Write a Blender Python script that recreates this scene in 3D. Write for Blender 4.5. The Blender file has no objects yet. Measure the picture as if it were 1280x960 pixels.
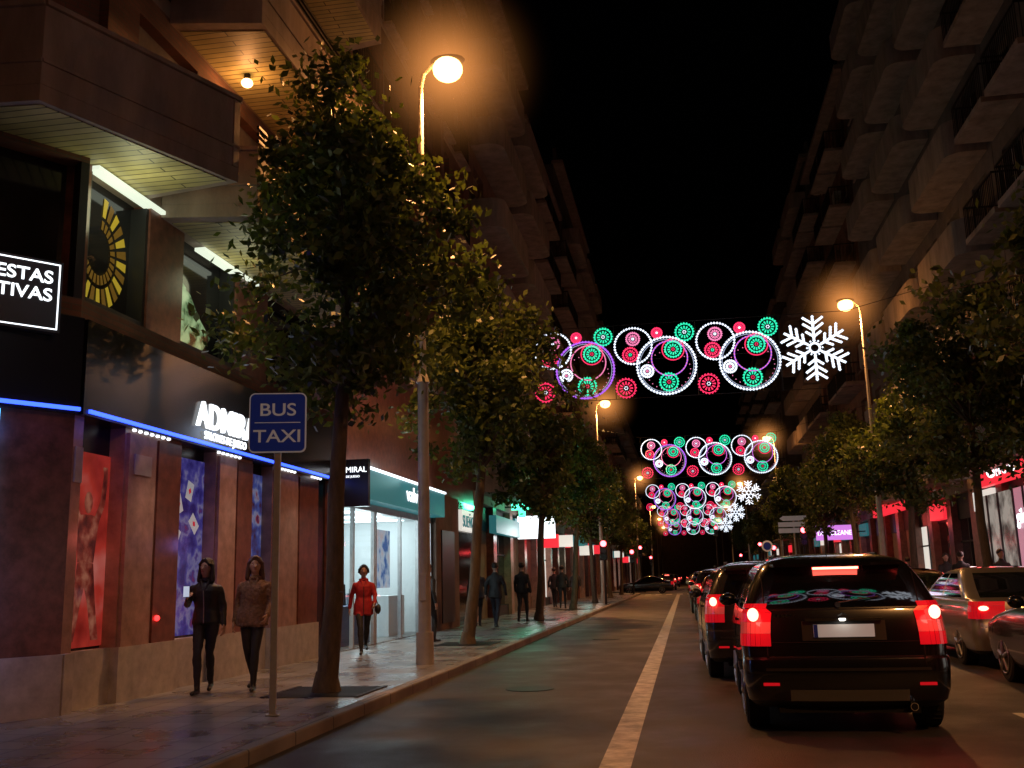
import bpy, math, random, bmesh
import numpy as np
from mathutils import Vector, Matrix
random.seed(7)
scene = bpy.context.scene
rad = math.radians

# ------------------------------------------------------------------ materials
def newmat(name):
    m = bpy.data.materials.new(name); m.use_nodes = True
    nt = m.node_tree; b = nt.nodes['Principled BSDF']
    return m, nt, b
def mat(name, col, rough=0.6, metal=0.0, var=0.0, scale=4.0, bump=0.0, bscale=None, emit=None, es=0.0, spec=0.5, coat=0.0, col2=None, rvar=0.0, stretch=None):
    m, nt, b = newmat(name)
    b.inputs['Base Color'].default_value = (*col, 1)
    b.inputs['Roughness'].default_value = rough
    b.inputs['Metallic'].default_value = metal
    b.inputs['Specular IOR Level'].default_value = spec
    b.inputs['Coat Weight'].default_value = coat
    b.inputs['Coat Roughness'].default_value = 0.05
    if emit:
        b.inputs['Emission Color'].default_value = (*emit, 1)
        b.inputs['Emission Strength'].default_value = es
        m.cycles.emission_sampling = 'NONE'
    if var > 0 or bump > 0 or rvar > 0:
        tc = nt.nodes.new('ShaderNodeTexCoord')
        mp = nt.nodes.new('ShaderNodeMapping')
        if stretch: mp.inputs['Scale'].default_value = stretch
        nt.links.new(tc.outputs['Object'], mp.inputs['Vector'])
        n = nt.nodes.new('ShaderNodeTexNoise'); n.inputs['Scale'].default_value = scale
        n.inputs['Detail'].default_value = 8; n.inputs['Roughness'].default_value = 0.65
        nt.links.new(mp.outputs[0], n.inputs['Vector'])
        if var > 0:
            r = nt.nodes.new('ShaderNodeValToRGB')
            r.color_ramp.elements[0].position = 0.3; r.color_ramp.elements[1].position = 0.7
            c2 = col2 if col2 else tuple(min(1, c*(1+var)) for c in col)
            r.color_ramp.elements[0].color = (*[c*(1-var) for c in col], 1)
            r.color_ramp.elements[1].color = (*c2, 1)
            nt.links.new(n.outputs['Fac'], r.inputs['Fac'])
            nt.links.new(r.outputs['Color'], b.inputs['Base Color'])
        if rvar > 0:
            mr = nt.nodes.new('ShaderNodeMapRange')
            mr.inputs['From Min'].default_value = .3; mr.inputs['From Max'].default_value = .7
            mr.inputs['To Min'].default_value = max(0.02, rough-rvar); mr.inputs['To Max'].default_value = min(1, rough+rvar)
            nt.links.new(n.outputs['Fac'], mr.inputs['Value']); nt.links.new(mr.outputs[0], b.inputs['Roughness'])
        if bump > 0:
            n2 = nt.nodes.new('ShaderNodeTexNoise'); n2.inputs['Scale'].default_value = bscale or scale*8
            n2.inputs['Detail'].default_value = 4
            nt.links.new(tc.outputs['Object'], n2.inputs['Vector'])
            bp = nt.nodes.new('ShaderNodeBump'); bp.inputs['Strength'].default_value = bump; bp.inputs['Distance'].default_value = .02
            nt.links.new(n2.outputs['Fac'], bp.inputs['Height']); nt.links.new(bp.outputs[0], b.inputs['Normal'])
    return m
def emat(name, col, s):
    return mat(name, tuple(c*.3 for c in col), .4, emit=col, es=s)

def brickmat(name, c1, c2, mortar, bw, bh, ms=.01, rough=.5, plane='XY', bump=.3, rvar=0.0, offset=.5):
    m, nt, b = newmat(name)
    tc = nt.nodes.new('ShaderNodeTexCoord')
    sp = nt.nodes.new('ShaderNodeSeparateXYZ'); nt.links.new(tc.outputs['Object'], sp.inputs[0])
    cb = nt.nodes.new('ShaderNodeCombineXYZ')
    a, c = {'XY': (0, 1), 'YZ': (1, 2), 'XZ': (0, 2)}[plane]
    nt.links.new(sp.outputs[a], cb.inputs[0]); nt.links.new(sp.outputs[c], cb.inputs[1])
    br = nt.nodes.new('ShaderNodeTexBrick')
    br.inputs['Scale'].default_value = 1
    br.inputs['Brick Width'].default_value = bw; br.inputs['Row Height'].default_value = bh
    br.inputs['Mortar Size'].default_value = ms; br.offset = offset
    br.inputs['Color1'].default_value = (*c1, 1); br.inputs['Color2'].default_value = (*c2, 1); br.inputs['Mortar'].default_value = (*mortar, 1)
    nt.links.new(cb.outputs[0], br.inputs['Vector'])
    n = nt.nodes.new('ShaderNodeTexNoise'); n.inputs['Scale'].default_value = 1.3; n.inputs['Detail'].default_value = 8
    nt.links.new(tc.outputs['Object'], n.inputs['Vector'])
    mr = nt.nodes.new('ShaderNodeMapRange'); mr.inputs['From Min'].default_value = .3; mr.inputs['From Max'].default_value = .7
    mr.inputs['To Min'].default_value = .6; mr.inputs['To Max'].default_value = 1.25
    nt.links.new(n.outputs['Fac'], mr.inputs['Value'])
    mx = nt.nodes.new('ShaderNodeVectorMath'); mx.operation = 'SCALE'
    nt.links.new(br.outputs['Color'], mx.inputs[0]); nt.links.new(mr.outputs[0], mx.inputs['Scale'])
    nt.links.new(mx.outputs[0], b.inputs['Base Color'])
    bp = nt.nodes.new('ShaderNodeBump'); bp.inputs['Strength'].default_value = bump; bp.inputs['Distance'].default_value = .01; bp.invert = True
    nt.links.new(br.outputs['Fac'], bp.inputs['Height']); nt.links.new(bp.outputs[0], b.inputs['Normal'])
    b.inputs['Roughness'].default_value = rough
    if rvar:
        m2 = nt.nodes.new('ShaderNodeMapRange'); m2.inputs['From Min'].default_value = .3; m2.inputs['From Max'].default_value = .7
        m2.inputs['To Min'].default_value = rough-rvar; m2.inputs['To Max'].default_value = rough+rvar
        nt.links.new(n.outputs['Fac'], m2.inputs['Value']); nt.links.new(m2.outputs[0], b.inputs['Roughness'])
    return m

def glassmat(name, tint=(.9, .95, 1)):
    m = bpy.data.materials.new(name); m.use_nodes = True; nt = m.node_tree; nt.nodes.clear()
    o = nt.nodes.new('ShaderNodeOutputMaterial'); mx = nt.nodes.new('ShaderNodeMixShader')
    t = nt.nodes.new('ShaderNodeBsdfTransparent'); t.inputs[0].default_value = (*tint, 1)
    g = nt.nodes.new('ShaderNodeBsdfGlossy'); g.inputs['Roughness'].default_value = .03
    mx.inputs[0].default_value = .08
    nt.links.new(t.outputs[0], mx.inputs[1]); nt.links.new(g.outputs[0], mx.inputs[2])
    nt.links.new(mx.outputs[0], o.inputs[0]); return m

def noise_emit(name, stops, scale, s, detail=3, base=.02, stretch=None):
    m, nt, b = newmat(name)
    tc = nt.nodes.new('ShaderNodeTexCoord'); mp = nt.nodes.new('ShaderNodeMapping')
    if stretch: mp.inputs['Scale'].default_value = stretch
    nt.links.new(tc.outputs['Object'], mp.inputs[0])
    n = nt.nodes.new('ShaderNodeTexNoise'); n.inputs['Scale'].default_value = scale; n.inputs['Detail'].default_value = detail
    nt.links.new(mp.outputs[0], n.inputs['Vector'])
    r = nt.nodes.new('ShaderNodeValToRGB'); el = r.color_ramp.elements
    el[0].position = stops[0][0]; el[0].color = (*stops[0][1], 1)
    el[1].position = stops[-1][0]; el[1].color = (*stops[-1][1], 1)
    for p, c in stops[1:-1]:
        e = el.new(p); e.color = (*c, 1)
    nt.links.new(n.outputs['Fac'], r.inputs[0])
    nt.links.new(r.outputs[0], b.inputs['Emission Color']); b.inputs['Emission Strength'].default_value = s
    b.inputs['Base Color'].default_value = (base, base, base, 1); b.inputs['Roughness'].default_value = .15
    m.cycles.emission_sampling = 'NONE'
    return m

M = {}
M['asphalt'] = mat('asphalt', (.056, .048, .043), .5, var=.45, scale=.9, bump=.45, bscale=70, rvar=.16)
M['ground'] = mat('ground_mat', (.045, .042, .04), .9, var=.2)
M['tiles'] = brickmat('pavement_tiles', (.2, .19, .18), (.28, .27, .25), (.07, .07, .068), .4, .4, .014, .3, 'XY', .4, .12, 0)
M['kerb'] = brickmat('kerb_stone', (.26, .24, .21), (.33, .3, .26), (.08, .08, .08), .2, 1.0, .012, .6, 'XY', .3)
M['paint'] = mat('road_paint', (.6, .57, .52), .55, var=.5, scale=5, bump=.25)
M['marble'] = mat('red_marble', (.16, .06, .042), .28, var=.5, scale=6, bump=.03)
M['pinkstone'] = mat('pink_stone', (.36, .21, .165), .4, var=.35, scale=5, bump=.05)
M['plinth'] = mat('pale_stone', (.44, .4, .37), .4, var=.25, scale=5)
M['redbrick'] = brickmat('dark_brick', (.15, .065, .042), (.2, .09, .058), (.12, .09, .065), .25, .07, .008, .8, 'YZ')
M['stucco'] = mat('stucco_brown', (.17, .10, .072), .85, var=.35, scale=1.5, bump=.25, bscale=30)
M['stucco2'] = mat('stucco_grey', (.11, .098, .09), .85, var=.4, scale=1.2, bump=.2, bscale=30)
M['concrete'] = mat('balcony_concrete', (.3, .235, .19), .8, var=.35, scale=2.2, bump=.3, bscale=25, stretch=(1, 1, .3))
M['balc'] = mat('balcony_render', (.26, .22, .19), .8, var=.4, scale=2, bump=.25, bscale=25, stretch=(1, 1, .3))
M['white'] = mat('white_render', (.4, .37, .34), .7, var=.3, scale=2)
M['dark'] = mat('dark_metal', (.02, .02, .022), .45)
M['black'] = mat('black_panel', (.008, .008, .01), .25)
M['iron'] = mat('iron_rail', (.03, .028, .026), .5, .6)
M['glass_dark'] = mat('dark_window', (.012, .012, .014), .08, spec=.6)
M['shutter'] = mat('roller_shutter', (.2, .16, .12), .7, var=.3, scale=3)
M['soffit'] = brickmat('soffit_planks', (.42, .36, .15), (.52, .44, .2), (.08, .07, .03), 6, .13, .01, .5, 'XY', .5)
M['alu'] = mat('galvanised_steel', (.5, .5, .5), .42, .6, var=.15, scale=8)
M['pole'] = mat('pole_paint', (.5, .45, .38), .45, .1, var=.15, scale=5)
M['bark'] = mat('bark', (.1, .075, .05), .9, var=.4, scale=14, bump=.6, bscale=30, stretch=(1, 1, .3))
M['glass'] = glassmat('shop_glass')
M['winlit'] = emat('lit_window', (1, .7, .35), .35)
M['blue_led'] = emat('blue_led', (.03, .08, 1), 4)
M['cyan_led'] = emat('cyan_led', (.08, .45, 1), 3)
M['wht_e'] = emat('white_sign_light', (.9, .95, 1), 2.0)
M['wht_soft'] = emat('soft_white_panel', (1, .95, .85), .7)
M['strip'] = emat('strip_light', (.9, 1, .8), .9)
M['sodium'] = emat('sodium_lamp', (1, .52, .14), 8)
M['red_e'] = emat('red_sign', (1, .03, .05), .9)
M['purple_e'] = emat('purple_sign', (.75, .25, .9), .9)
M['teal_e'] = emat('teal_sign', (.06, .4, .45), .25)
M['green_e'] = emat('green_cross', (.1, 1, .55), 2.5)

def leafmat(name, c):
    m, nt, b = newmat(name)
    b.inputs['Base Color'].default_value = (*c, 1); b.inputs['Roughness'].default_value = .42
    tr = nt.nodes.new('ShaderNodeBsdfTranslucent'); tr.inputs[0].default_value = (c[0]*1.6, c[1]*1.7, c[2], 1)
    mx = nt.nodes.new('ShaderNodeMixShader'); mx.inputs[0].default_value = .35
    nt.links.new(b.outputs[0], mx.inputs[1]); nt.links.new(tr.outputs[0], mx.inputs[2])
    nt.links.new(mx.outputs[0], nt.nodes['Material Output'].inputs[0]); return m
LEAF = [leafmat('leaf_a', (.12, .15, .038)), leafmat('leaf_b', (.08, .11, .028)), leafmat('leaf_c', (.045, .065, .018))]

# ------------------------------------------------------------------ mesh builder
class MB:
    def __init__(s): s.v = []; s.f = []; s.m = []; s.mats = []; s.X = None; s.sm = []
    def mi(s, m):
        if m not in s.mats: s.mats.append(m)
        return s.mats.index(m)
    def add(s, vs, fs, m, smooth=False):
        o = len(s.v)
        if s.X is not None: vs = [tuple(s.X @ Vector(p)) for p in vs]
        s.v += [tuple(p) for p in vs]
        i = s.mi(m)
        for f in fs: s.f.append([o+k for k in f]); s.m.append(i); s.sm.append(smooth)
    def box(s, x0, x1, y0, y1, z0, z1, m):
        vs = [(x, y, z) for z in (z0, z1) for y in (y0, y1) for x in (x0, x1)]
        s.add(vs, [(0, 2, 3, 1), (4, 5, 7, 6), (0, 1, 5, 4), (2, 6, 7, 3), (0, 4, 6, 2), (1, 3, 7, 5)], m)
    def prism(s, poly, z0, z1, m, smooth=False):
        n = len(poly)
        vs = [(p[0], p[1], z0) for p in poly]+[(p[0], p[1], z1) for p in poly]
        s.add(vs, [tuple(range(n))[::-1], tuple(range(n, 2*n))]+[(i, (i+1) % n, n+(i+1) % n, n+i) for i in range(n)], m, smooth)
    def cyl(s, p0, p1, r0, r1, m, n=10, cap=True, smooth=True):
        p0 = Vector(p0); p1 = Vector(p1); d = (p1-p0)
        if d.length < 1e-6: return
        q = d.to_track_quat('Z', 'Y').to_matrix()
        vs = []
        for p, r in ((p0, r0), (p1, r1)):
            for i in range(n):
                a = 2*math.pi*i/n; vs.append(p+q @ Vector((math.cos(a)*r, math.sin(a)*r, 0)))
        fs = [(i, (i+1) % n, n+(i+1) % n, n+i) for i in range(n)]
        s.add(vs, fs, m, smooth)
        if cap: s.add(vs, [tuple(range(n))[::-1], tuple(range(n, 2*n))], m, False)
    def sph(s, c, r, m, n=12, k=8, smooth=True):
        if not hasattr(r, '__len__'): r = (r, r, r)
        vs = [(c[0], c[1], c[2]-r[2])]
        for j in range(1, k):
            t = math.pi*j/k
            for i in range(n):
                a = 2*math.pi*i/n
                vs.append((c[0]+r[0]*math.sin(t)*math.cos(a), c[1]+r[1]*math.sin(t)*math.sin(a), c[2]-r[2]*math.cos(t)))
        vs.append((c[0], c[1], c[2]+r[2])); L = len(vs)-1
        fs = [(0, 1+(i+1) % n, 1+i) for i in range(n)]
        for j in range(k-2):
            for i in range(n):
                a = 1+j*n+i; b = 1+j*n+(i+1) % n; fs.append((a, b, b+n, a+n))
        o = 1+(k-2)*n
        fs += [(o+i, o+(i+1) % n, L) for i in range(n)]
        s.add(vs, fs, m, smooth)
    def octa(s, c, r, m):
        x, y, z = c
        s.add([(x+r, y, z), (x-r, y, z), (x, y+r, z), (x, y-r, z), (x, y, z+r), (x, y, z-r)],
              [(0, 2, 4), (2, 1, 4), (1, 3, 4), (3, 0, 4), (2, 0, 5), (1, 2, 5), (3, 1, 5), (0, 3, 5)], m)
    def ring(s, c, R, r, m, n=40):
        vs = []; k = 5
        for i in range(n):
            a = 2*math.pi*i/n
            for j in range(k):
                b = 2*math.pi*j/k; q = R+r*math.cos(b)
                vs.append((c[0]+q*math.cos(a), c[1]+r*math.sin(b), c[2]+q*math.sin(a)))
        fs = [(i*k+j, i*k+(j+1) % k, ((i+1) % n)*k+(j+1) % k, ((i+1) % n)*k+j) for i in range(n) for j in range(k)]
        s.add(vs, fs, m, True)
    def build(s, name, parent=None, recalc=True, bevel=0):
        me = bpy.data.meshes.new(name); me.from_pydata(s.v, [], s.f)
        for m in s.mats: me.materials.append(m)
        me.polygons.foreach_set('material_index', s.m); me.polygons.foreach_set('use_smooth', s.sm)
        if recalc:
            bm = bmesh.new(); bm.from_mesh(me); bmesh.ops.recalc_face_normals(bm, faces=bm.faces); bm.to_mesh(me); bm.free()
        me.update()
        o = bpy.data.objects.new(name, me); scene.collection.objects.link(o)
        if parent: o.parent = parent
        if bevel:
            b = o.modifiers.new('bevel', 'BEVEL'); b.width = bevel; b.segments = 2; b.limit_method = 'ANGLE'
        return o

def empty(name, loc=(0, 0, 0), rz=0):
    e = bpy.data.objects.new(name, None); e.location = loc; e.rotation_euler = (0, 0, rz); e.empty_display_size = .3
    scene.collection.objects.link(e); return e
def text(parent, name, body, size, loc, rot, m, extrude=.01, align='LEFT', sx=1.0, bold=0.0):
    c = bpy.data.curves.new(name, 'FONT'); c.body = body; c.size = size; c.extrude = extrude; c.align_x = align; c.offset = bold
    t = bpy.data.objects.new(name+'_tmp', c); scene.collection.objects.link(t)
    dg = bpy.context.evaluated_depsgraph_get(); me = bpy.data.meshes.new_from_object(t.evaluated_get(dg))
    bpy.data.objects.remove(t)
    me.materials.clear(); me.materials.append(m)
    o = bpy.data.objects.new(name, me); scene.collection.objects.link(o)
    o.location = loc; o.rotation_euler = rot; o.scale = (sx, 1, 1); o.parent = parent; return o
def light(name, loc, energy, col, r=.1, parent=None, typ='POINT', size=None, rot=None, spot=None, blend=.8):
    l = bpy.data.lights.new(name, typ); l.energy = energy; l.color = col
    if typ == 'AREA':
        l.shape = 'RECTANGLE'; l.size = size[0]; l.size_y = size[1]
    else: l.shadow_soft_size = r
    if typ == 'SPOT': l.spot_size = spot; l.spot_blend = blend
    o = bpy.data.objects.new(name, l); o.location = loc
    if rot: o.rotation_euler = rot
    scene.collection.objects.link(o)
    if parent: o.parent = parent
    return o
def dup(src, name, loc, rz=0, lights=True):
    e = empty(name, loc, rz)
    for c in src.children:
        if c.type == 'LIGHT' and not lights: continue
        k = c.copy(); scene.collection.objects.link(k); k.parent = e
    return e
RL = (rad(90), 0, rad(90)); RR = (rad(90), 0, rad(-90)); RC = (rad(90), 0, 0)

# ------------------------------------------------------------------ camera
f, rho = 1250.0, .025
th, ps = rad(11.05), rad(9.41)
F = Vector((-math.sin(ps)*math.cos(th), math.cos(ps)*math.cos(th), math.sin(th)))
R = Vector((math.cos(ps), math.sin(ps), 0)); U = R.cross(F)
cr, sr = math.cos(rho), math.sin(rho)
R2 = R*cr-U*sr; U2 = U*cr+R*sr
cam = bpy.data.cameras.new('camera'); co = bpy.data.objects.new('camera', cam)
mw = Matrix((R2, U2, -F)).transposed().to_4x4(); mw.translation = (0, 0, 1.42)
co.matrix_world = mw; cam.lens = f/1280*36; cam.sensor_width = 36; cam.clip_end = 2000; cam.clip_start = .05
scene.collection.objects.link(co); scene.camera = co

# ------------------------------------------------------------------ world (night)
w = bpy.data.worlds.new('World'); scene.world = w; w.use_nodes = True
nt = w.node_tree; bg = nt.nodes['Background']
sk = nt.nodes.new('ShaderNodeTexSky'); sk.sky_type = 'NISHITA'; sk.sun_disc = False
sk.sun_elevation = rad(-4); sk.sun_rotation = rad(200)
nt.links.new(sk.outputs[0], bg.inputs[0]); bg.inputs[1].default_value = .006
scene.view_settings.view_transform = 'Standard'; scene.view_settings.look = 'None'; scene.view_settings.exposure = 0

# ------------------------------------------------------------------ ground, road, pavements
KL, KR, WL, WR = -3.55, 6.2, -6.65, 9.4
b = MB(); b.add([(-500, -300, -.012), (500, -300, -.012), (500, 900, -.012), (-500, 900, -.012)], [(0, 1, 2, 3)], M['ground']); b.build('ground')
b = MB(); b.add([(KL, -30, 0), (KR, -30, 0), (KR, 320, 0), (KL, 320, 0)], [(0, 1, 2, 3)], M['asphalt']); b.build('road')
b = MB(); b.add([(-60, 81, -.004), (60, 81, -.004), (60, 91, -.004), (-60, 91, -.004)], [(0, 1, 2, 3)], M['asphalt']); b.build('side_road')
b = MB()
b.add([(-.73, -5, .004), (-.49, -5, .004), (-.49, 76, .004), (-.73, 76, .004)], [(0, 1, 2, 3)], M['paint'])
for y in range(-4, 76, 6):
    b.add([(3.1, y, .004), (3.2, y, .004), (3.2, y+3, .004), (3.1, y+3, .004)], [(0, 1, 2, 3)], M['paint'])
for k in range(12):
    x = KL+.4+k*.8
    b.add([(x, 77.5, .004), (x+.45, 77.5, .004), (x+.45, 80.5, .004), (x, 80.5, .004)], [(0, 1, 2, 3)], M['paint'])
b.build('road_markings')
for nm, k, sgn, ys in (('pavement', KL, -1, (-30, 81)), ('pavement', KL, -1, (91, 320)), ('pavement', KR, 1, (-30, 81)), ('pavement', KR, 1, (91, 320))):
    e = empty(nm)
    b = MB(); xs = sorted((k+sgn*.16, k+sgn*9)); b.box(xs[0], xs[1], ys[0], ys[1], -.05, .12, M['tiles']); b.build('paving', e)
    b = MB(); xs = sorted((k, k+sgn*.16)); b.box(xs[0], xs[1], ys[0], ys[1], -.05, .124, M['kerb']); b.build('kerb', e, bevel=.02)
em = empty('manhole_cover', (-2.1, 13.5, 0)); b = MB(); b.cyl((0, 0, .001), (0, 0, .008), .32, .32, M['iron'], 28); b.build('cover', em)
dup(em, 'manhole_cover', (-1.9, 24, 0))
# ------------------------------------------------------------------ generic facades
def building(name, side, y0, y1, xf, h, gf=4.3, fl=3.05, bay=3.2, wall='stucco', style='rail', seed=1, lit=.03, ground=True, depth=12):
    rnd = random.Random(seed); e = empty(name); b = MB(); W = M[wall]
    def bx(v0, v1, u0, u1, z0, z1, m):
        xs = sorted((xf+side*v0, xf+side*v1)); b.box(xs[0], xs[1], u0, u1, z0, z1, m)
    bx(-depth, -.4, y0, y1, 0, h, W)
    nb = max(1, round((y1-y0)/bay)); bw = (y1-y0)/nb; nf = int((h-gf)/fl)
    ww = bw*.5; wh = 1.6
    bx(-.4, .04, y0, y1, gf-.35, gf, M['concrete'])
    if ground:
        for i in range(nb+1):
            u = y0+i*bw; bx(-.4, .02, max(y0, u-.3), min(y1, u+.3), .12, gf-.35, M['marble'] if i % 2 else M['pinkstone'])
        for i in range(nb):
            u0 = y0+i*bw+.3; u1 = y0+(i+1)*bw-.3
            k = rnd.random()
            bx(-.4, -.2, u0, u1, 3.1, gf-.35, M['dark'])
            if k < .3: bx(-.3, -.25, u0, u1, .12, 3.1, M['shutter'])
            elif k < .75: bx(-.3, -.25, u0, u1, .5, 3.1, M['wht_soft'] if rnd.random() < .4 else M['glass_dark']); bx(-.3, -.1, u0, u1, .12, .5, M['dark']); bx(-.25, -.2, (u0+u1)/2-.04, (u0+u1)/2+.04, .5, 3.1, M['dark']); bx(-.25, -.2, u0, u1, 2.3, 2.36, M['dark'])
            else: bx(-.3, -.25, u0, u1, .12, 3.1, M['glass_dark'])
            if rnd.random() < .35:
                bx(-.2, .1, u0+.2, u1-.2, 3.2, 3.8, rnd.choice([M['red_e'], M['teal_e'], M['wht_soft'], M['teal_e']]))
    for j in range(nf):
        z = gf+j*fl
        bx(-.4, 0, y0, y1, z, z+.9, W)
        bx(-.4, 0, y0, y1, z+.9+wh, z+fl, W)
        for i in range(nb+1):
            u = y0+i*bw; bx(-.4, .0, max(y0, u-(bw-ww)/2), min(y1, u+(bw-ww)/2), z+.9, z+.9+wh, W)
        for i in range(nb):
            uc = y0+(i+.5)*bw
            g = M['glass_dark']
            if rnd.random() < lit: g = M['winlit']
            bx(-.38, -.3, uc-ww/2, uc+ww/2, z+.9, z+.9+wh, g)
            bx(-.3, -.25, uc-.03, uc+.03, z+.9, z+.9+wh, M['white'])
            bx(-.3, -.25, uc-ww/2, uc-ww/2+.06, z+.9, z+.9+wh, M['white']); bx(-.3, -.25, uc+ww/2-.06, uc+ww/2, z+.9, z+.9+wh, M['white'])
            s = rnd.choice([0, .3, .6, 1.0, 1.2])
            if s: bx(-.24, -.2, uc-ww/2, uc+ww/2, z+.9+wh-s, z+.9+wh, M['shutter'])
            bx(0, .08, uc-ww/2-.08, uc+ww/2+.08, z+.84, z+.9, M['concrete'])
            if rnd.random() < .12: bx(.02, .38, uc+ww/2+.15, uc+ww/2+.85, z+1.2, z+1.75, M['white'])
    if style == 'rail':
        for j in range(nf):
            z = gf+j*fl
            for i in range(nb):
                if (i % 3) == 2: continue
                u0 = y0+i*bw+.15; u1 = y0+(i+1)*bw-.15
                bx(.02, 1.05, u0, u1, z-.02, z+.14, M['balc'])
                bx(1.0, 1.04, u0, u1, z+1.05, z+1.1, M['iron'])
                n = int((u1-u0)/.14)
                for k in range(n+1):
                    u = u0+k*(u1-u0-.02)/n; bx(1.01, 1.03, u, u+.02, z+.14, z+1.05, M['iron'])
                for k in range(6):
                    v = .1+k*.16
                    bx(v, v+.02, u0, u0+.02, z+.14, z+1.05, M['iron']); bx(v, v+.02, u1-.02, u1, z+.14, z+1.05, M['iron'])
                bx(.03, 1.0, u0, u0+.03, z+1.05, z+1.1, M['iron']); bx(.03, 1.0, u1-.03, u1, z+1.05, z+1.1, M['iron'])
    elif style == 'solid':
        for j in range(nf):
            z = gf+j*fl
            for i in range(0, nb-1, 2):
                u0 = y0+i*bw+.3; u1 = y0+(i+2)*bw-.5
                d = 1.15
                poly = [(.02, u0), (.02, u1), (d-.5, u1)]
                for k in range(1, 6):
                    a = k/6*math.pi/2; poly.append((d-.5+.5*math.sin(a), u1-.5+.5*math.cos(a)))
                poly.append((d, u1-.5)); poly.append((d, u0+.5))
                for k in range(1, 6):
                    a = k/6*math.pi/2; poly.append((d-.5+.5*math.cos(a), u0+.5-.5*math.sin(a)))
                poly.append((d-.5, u0))
                P = [(xf+side*p[0], p[1]) for p in poly]
                b.prism(P, z-.05, z+.12, M['balc'])
                outer = poly[1:] + [poly[0]]
                for k in range(len(outer)-1):
                    p, q = outer[k], outer[k+1]
                    pi = (max(.02, p[0]-.1) if p[0] > .1 else p[0], min(max(p[1], u0+.1), u1-.1)); qi = (max(.02, q[0]-.1) if q[0] > .1 else q[0], min(max(q[1], u0+.1), u1-.1))
                    b.prism([(xf+side*t[0], t[1]) for t in (p, q, qi, pi)], z+.12, z+1.0, M['balc'])
    bx(-.5, .25, y0, y1, h, h+.25, M['concrete'])
    bx(-.4, -.2, y0, y1, h+.25, h+1.1, W)
    bx(-6, -2, y0+2, y1-2, h+.25, h+2.8, W)
    b.build('facade', e)
    return e
building('apartment_building', 1, 32, 46, WL, 25.5, wall='stucco', style='solid', seed=3)
building('apartment_building', 1, 46.05, 61, WL-.15, 24, wall='redbrick', style='rail', seed=4)
building('apartment_building', 1, 61.05, 80, WL, 28, wall='stucco2', style='solid', seed=5, lit=.02)
building('apartment_building', 1, 92, 112, WL, 25, wall='stucco', style='rail', seed=6, lit=.03)
building('apartment_building', 1, 112.05, 150, WL+.1, 21, wall='stucco2', style='solid', seed=8, lit=.03)
building('apartment_building', -1, -6, 14, WR, 27, wall='stucco2', style='solid', seed=10, lit=0)
building('apartment_building', -1, 14.05, 29, WR, 31, wall='stucco2', style='rail', seed=11, lit=0)
building('apartment_building', -1, 29.05, 50, WR, 29, wall='stucco2', style='solid', seed=12, lit=0)
building('apartment_building', -1, 50.05, 66, WR-.1, 27, wall='redbrick', style='rail', seed=13, lit=0)
building('apartment_building', -1, 66.05, 80, WR, 29, wall='stucco2', style='solid', seed=14, lit=.01)
building('apartment_building', -1, 92, 150, WR, 26, wall='stucco2', style='rail', seed=15, lit=.01)
building('apartment_building', 1, 200, 215, 12, 14, wall='stucco', style='rail', seed=19, lit=.1, depth=40)

# ------------------------------------------------------------------ near left building (betting hall)
e1 = empty('corner_building')
b = MB()
C0 = (WL, 10.1); cu = Vector((-.52, -.854)).normalized(); cn = Vector((cu.y*-1, cu.x)).normalized()
if cn.x < 0: cn = -cn
XC = Matrix(((cn.x, cu.x, 0, C0[0]), (cn.y, cu.y, 0, C0[1]), (0, 0, 1, 0), (0, 0, 0, 1)))
def chpt(v, u): return (C0[0]+cn.x*v+cu.x*u, C0[1]+cn.y*v+cu.y*u)
H1 = 26.0; LC = 3.0
b.prism([(WL-.5, 10.35), (WL-.5, 31.9), (WL-14, 31.9), (WL-14, 8), chpt(-.5, LC)], 4.0, H1, M['redbrick'])
b.prism([(WL-.5, 10.35), (WL-.5, 18.8), (WL-14, 18.8), (WL-14, 8), chpt(-.5, LC)], 0, 4.0, M['redbrick'])
b.box(WL-14, WL-.5, 26.45, 31.9, 0, 4.0, M['redbrick'])
b.box(WL-14, WL-4, 18.8, 26.45, 0, 4.0, M['redbrick'])
pill = [(10.1, 10.28), (11.15, 12.55), (13.6, 14.85), (15.65, 17.75)]
posters = [(10.28, 11.15), (12.55, 13.6), (14.85, 15.65)]
for k, (y0, y1) in enumerate(pill):
    b.box(WL-.5, WL+.0, y0, y1, .75, 3.35, M['pinkstone']); b.box(WL-.5, WL+.05, y0, y1, .12, .75, M['plinth'])
    if y1-y0 > .5:
        b.box(WL, WL+.045, y0+.04, y0+(y1-y0)*.48, .75, 3.3, M['pinkstone'])
        b.box(WL, WL+.03, y0+(y1-y0)*.55, y1-.04, .75, 3.3, M['marble'])
for y0, y1 in posters:
    b.box(WL-.5, WL-.06, y0, y1, .12, .75, M['plinth'])
    b.box(WL-.5, WL-.2, y0, y1, .75, 3.35, M['black'])
b.box(WL-.5, WL-.02, 17.75, 18.2, .12, 3.35, M['black'])
b.box(WL-.5, WL+.02, 18.2, 18.85, .12, 3.35, M['marble'])
b.box(WL-.5, WL+.1, 10.1, 18.85, 3.35, 4.45, M['black'])
b.box(WL-.5, WL, 10.1, 18.85, 4.45, 4.7, M['redbrick'])
wins = [(10.15, 11.5), (12.4, 14.1), (15.3, 17.4)]
prev = 10.1
for y0, y1 in wins:
    if y0-prev > .02: b.box(WL-.5, WL, prev, y0, 4.7, 6.35, M['marble'])
    b.box(WL-.5, WL-.25, y0, y1, 4.7, 6.35, M['glass_dark'])
    for q in (y0, y1-.06): b.box(WL-.25, WL-.03, q, q+.06, 4.7, 6.3, M['dark'])
    b.box(WL-.25, WL-.03, y0+.06, y1-.06, 4.7, 4.76, M['dark'])
    prev = y1
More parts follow.
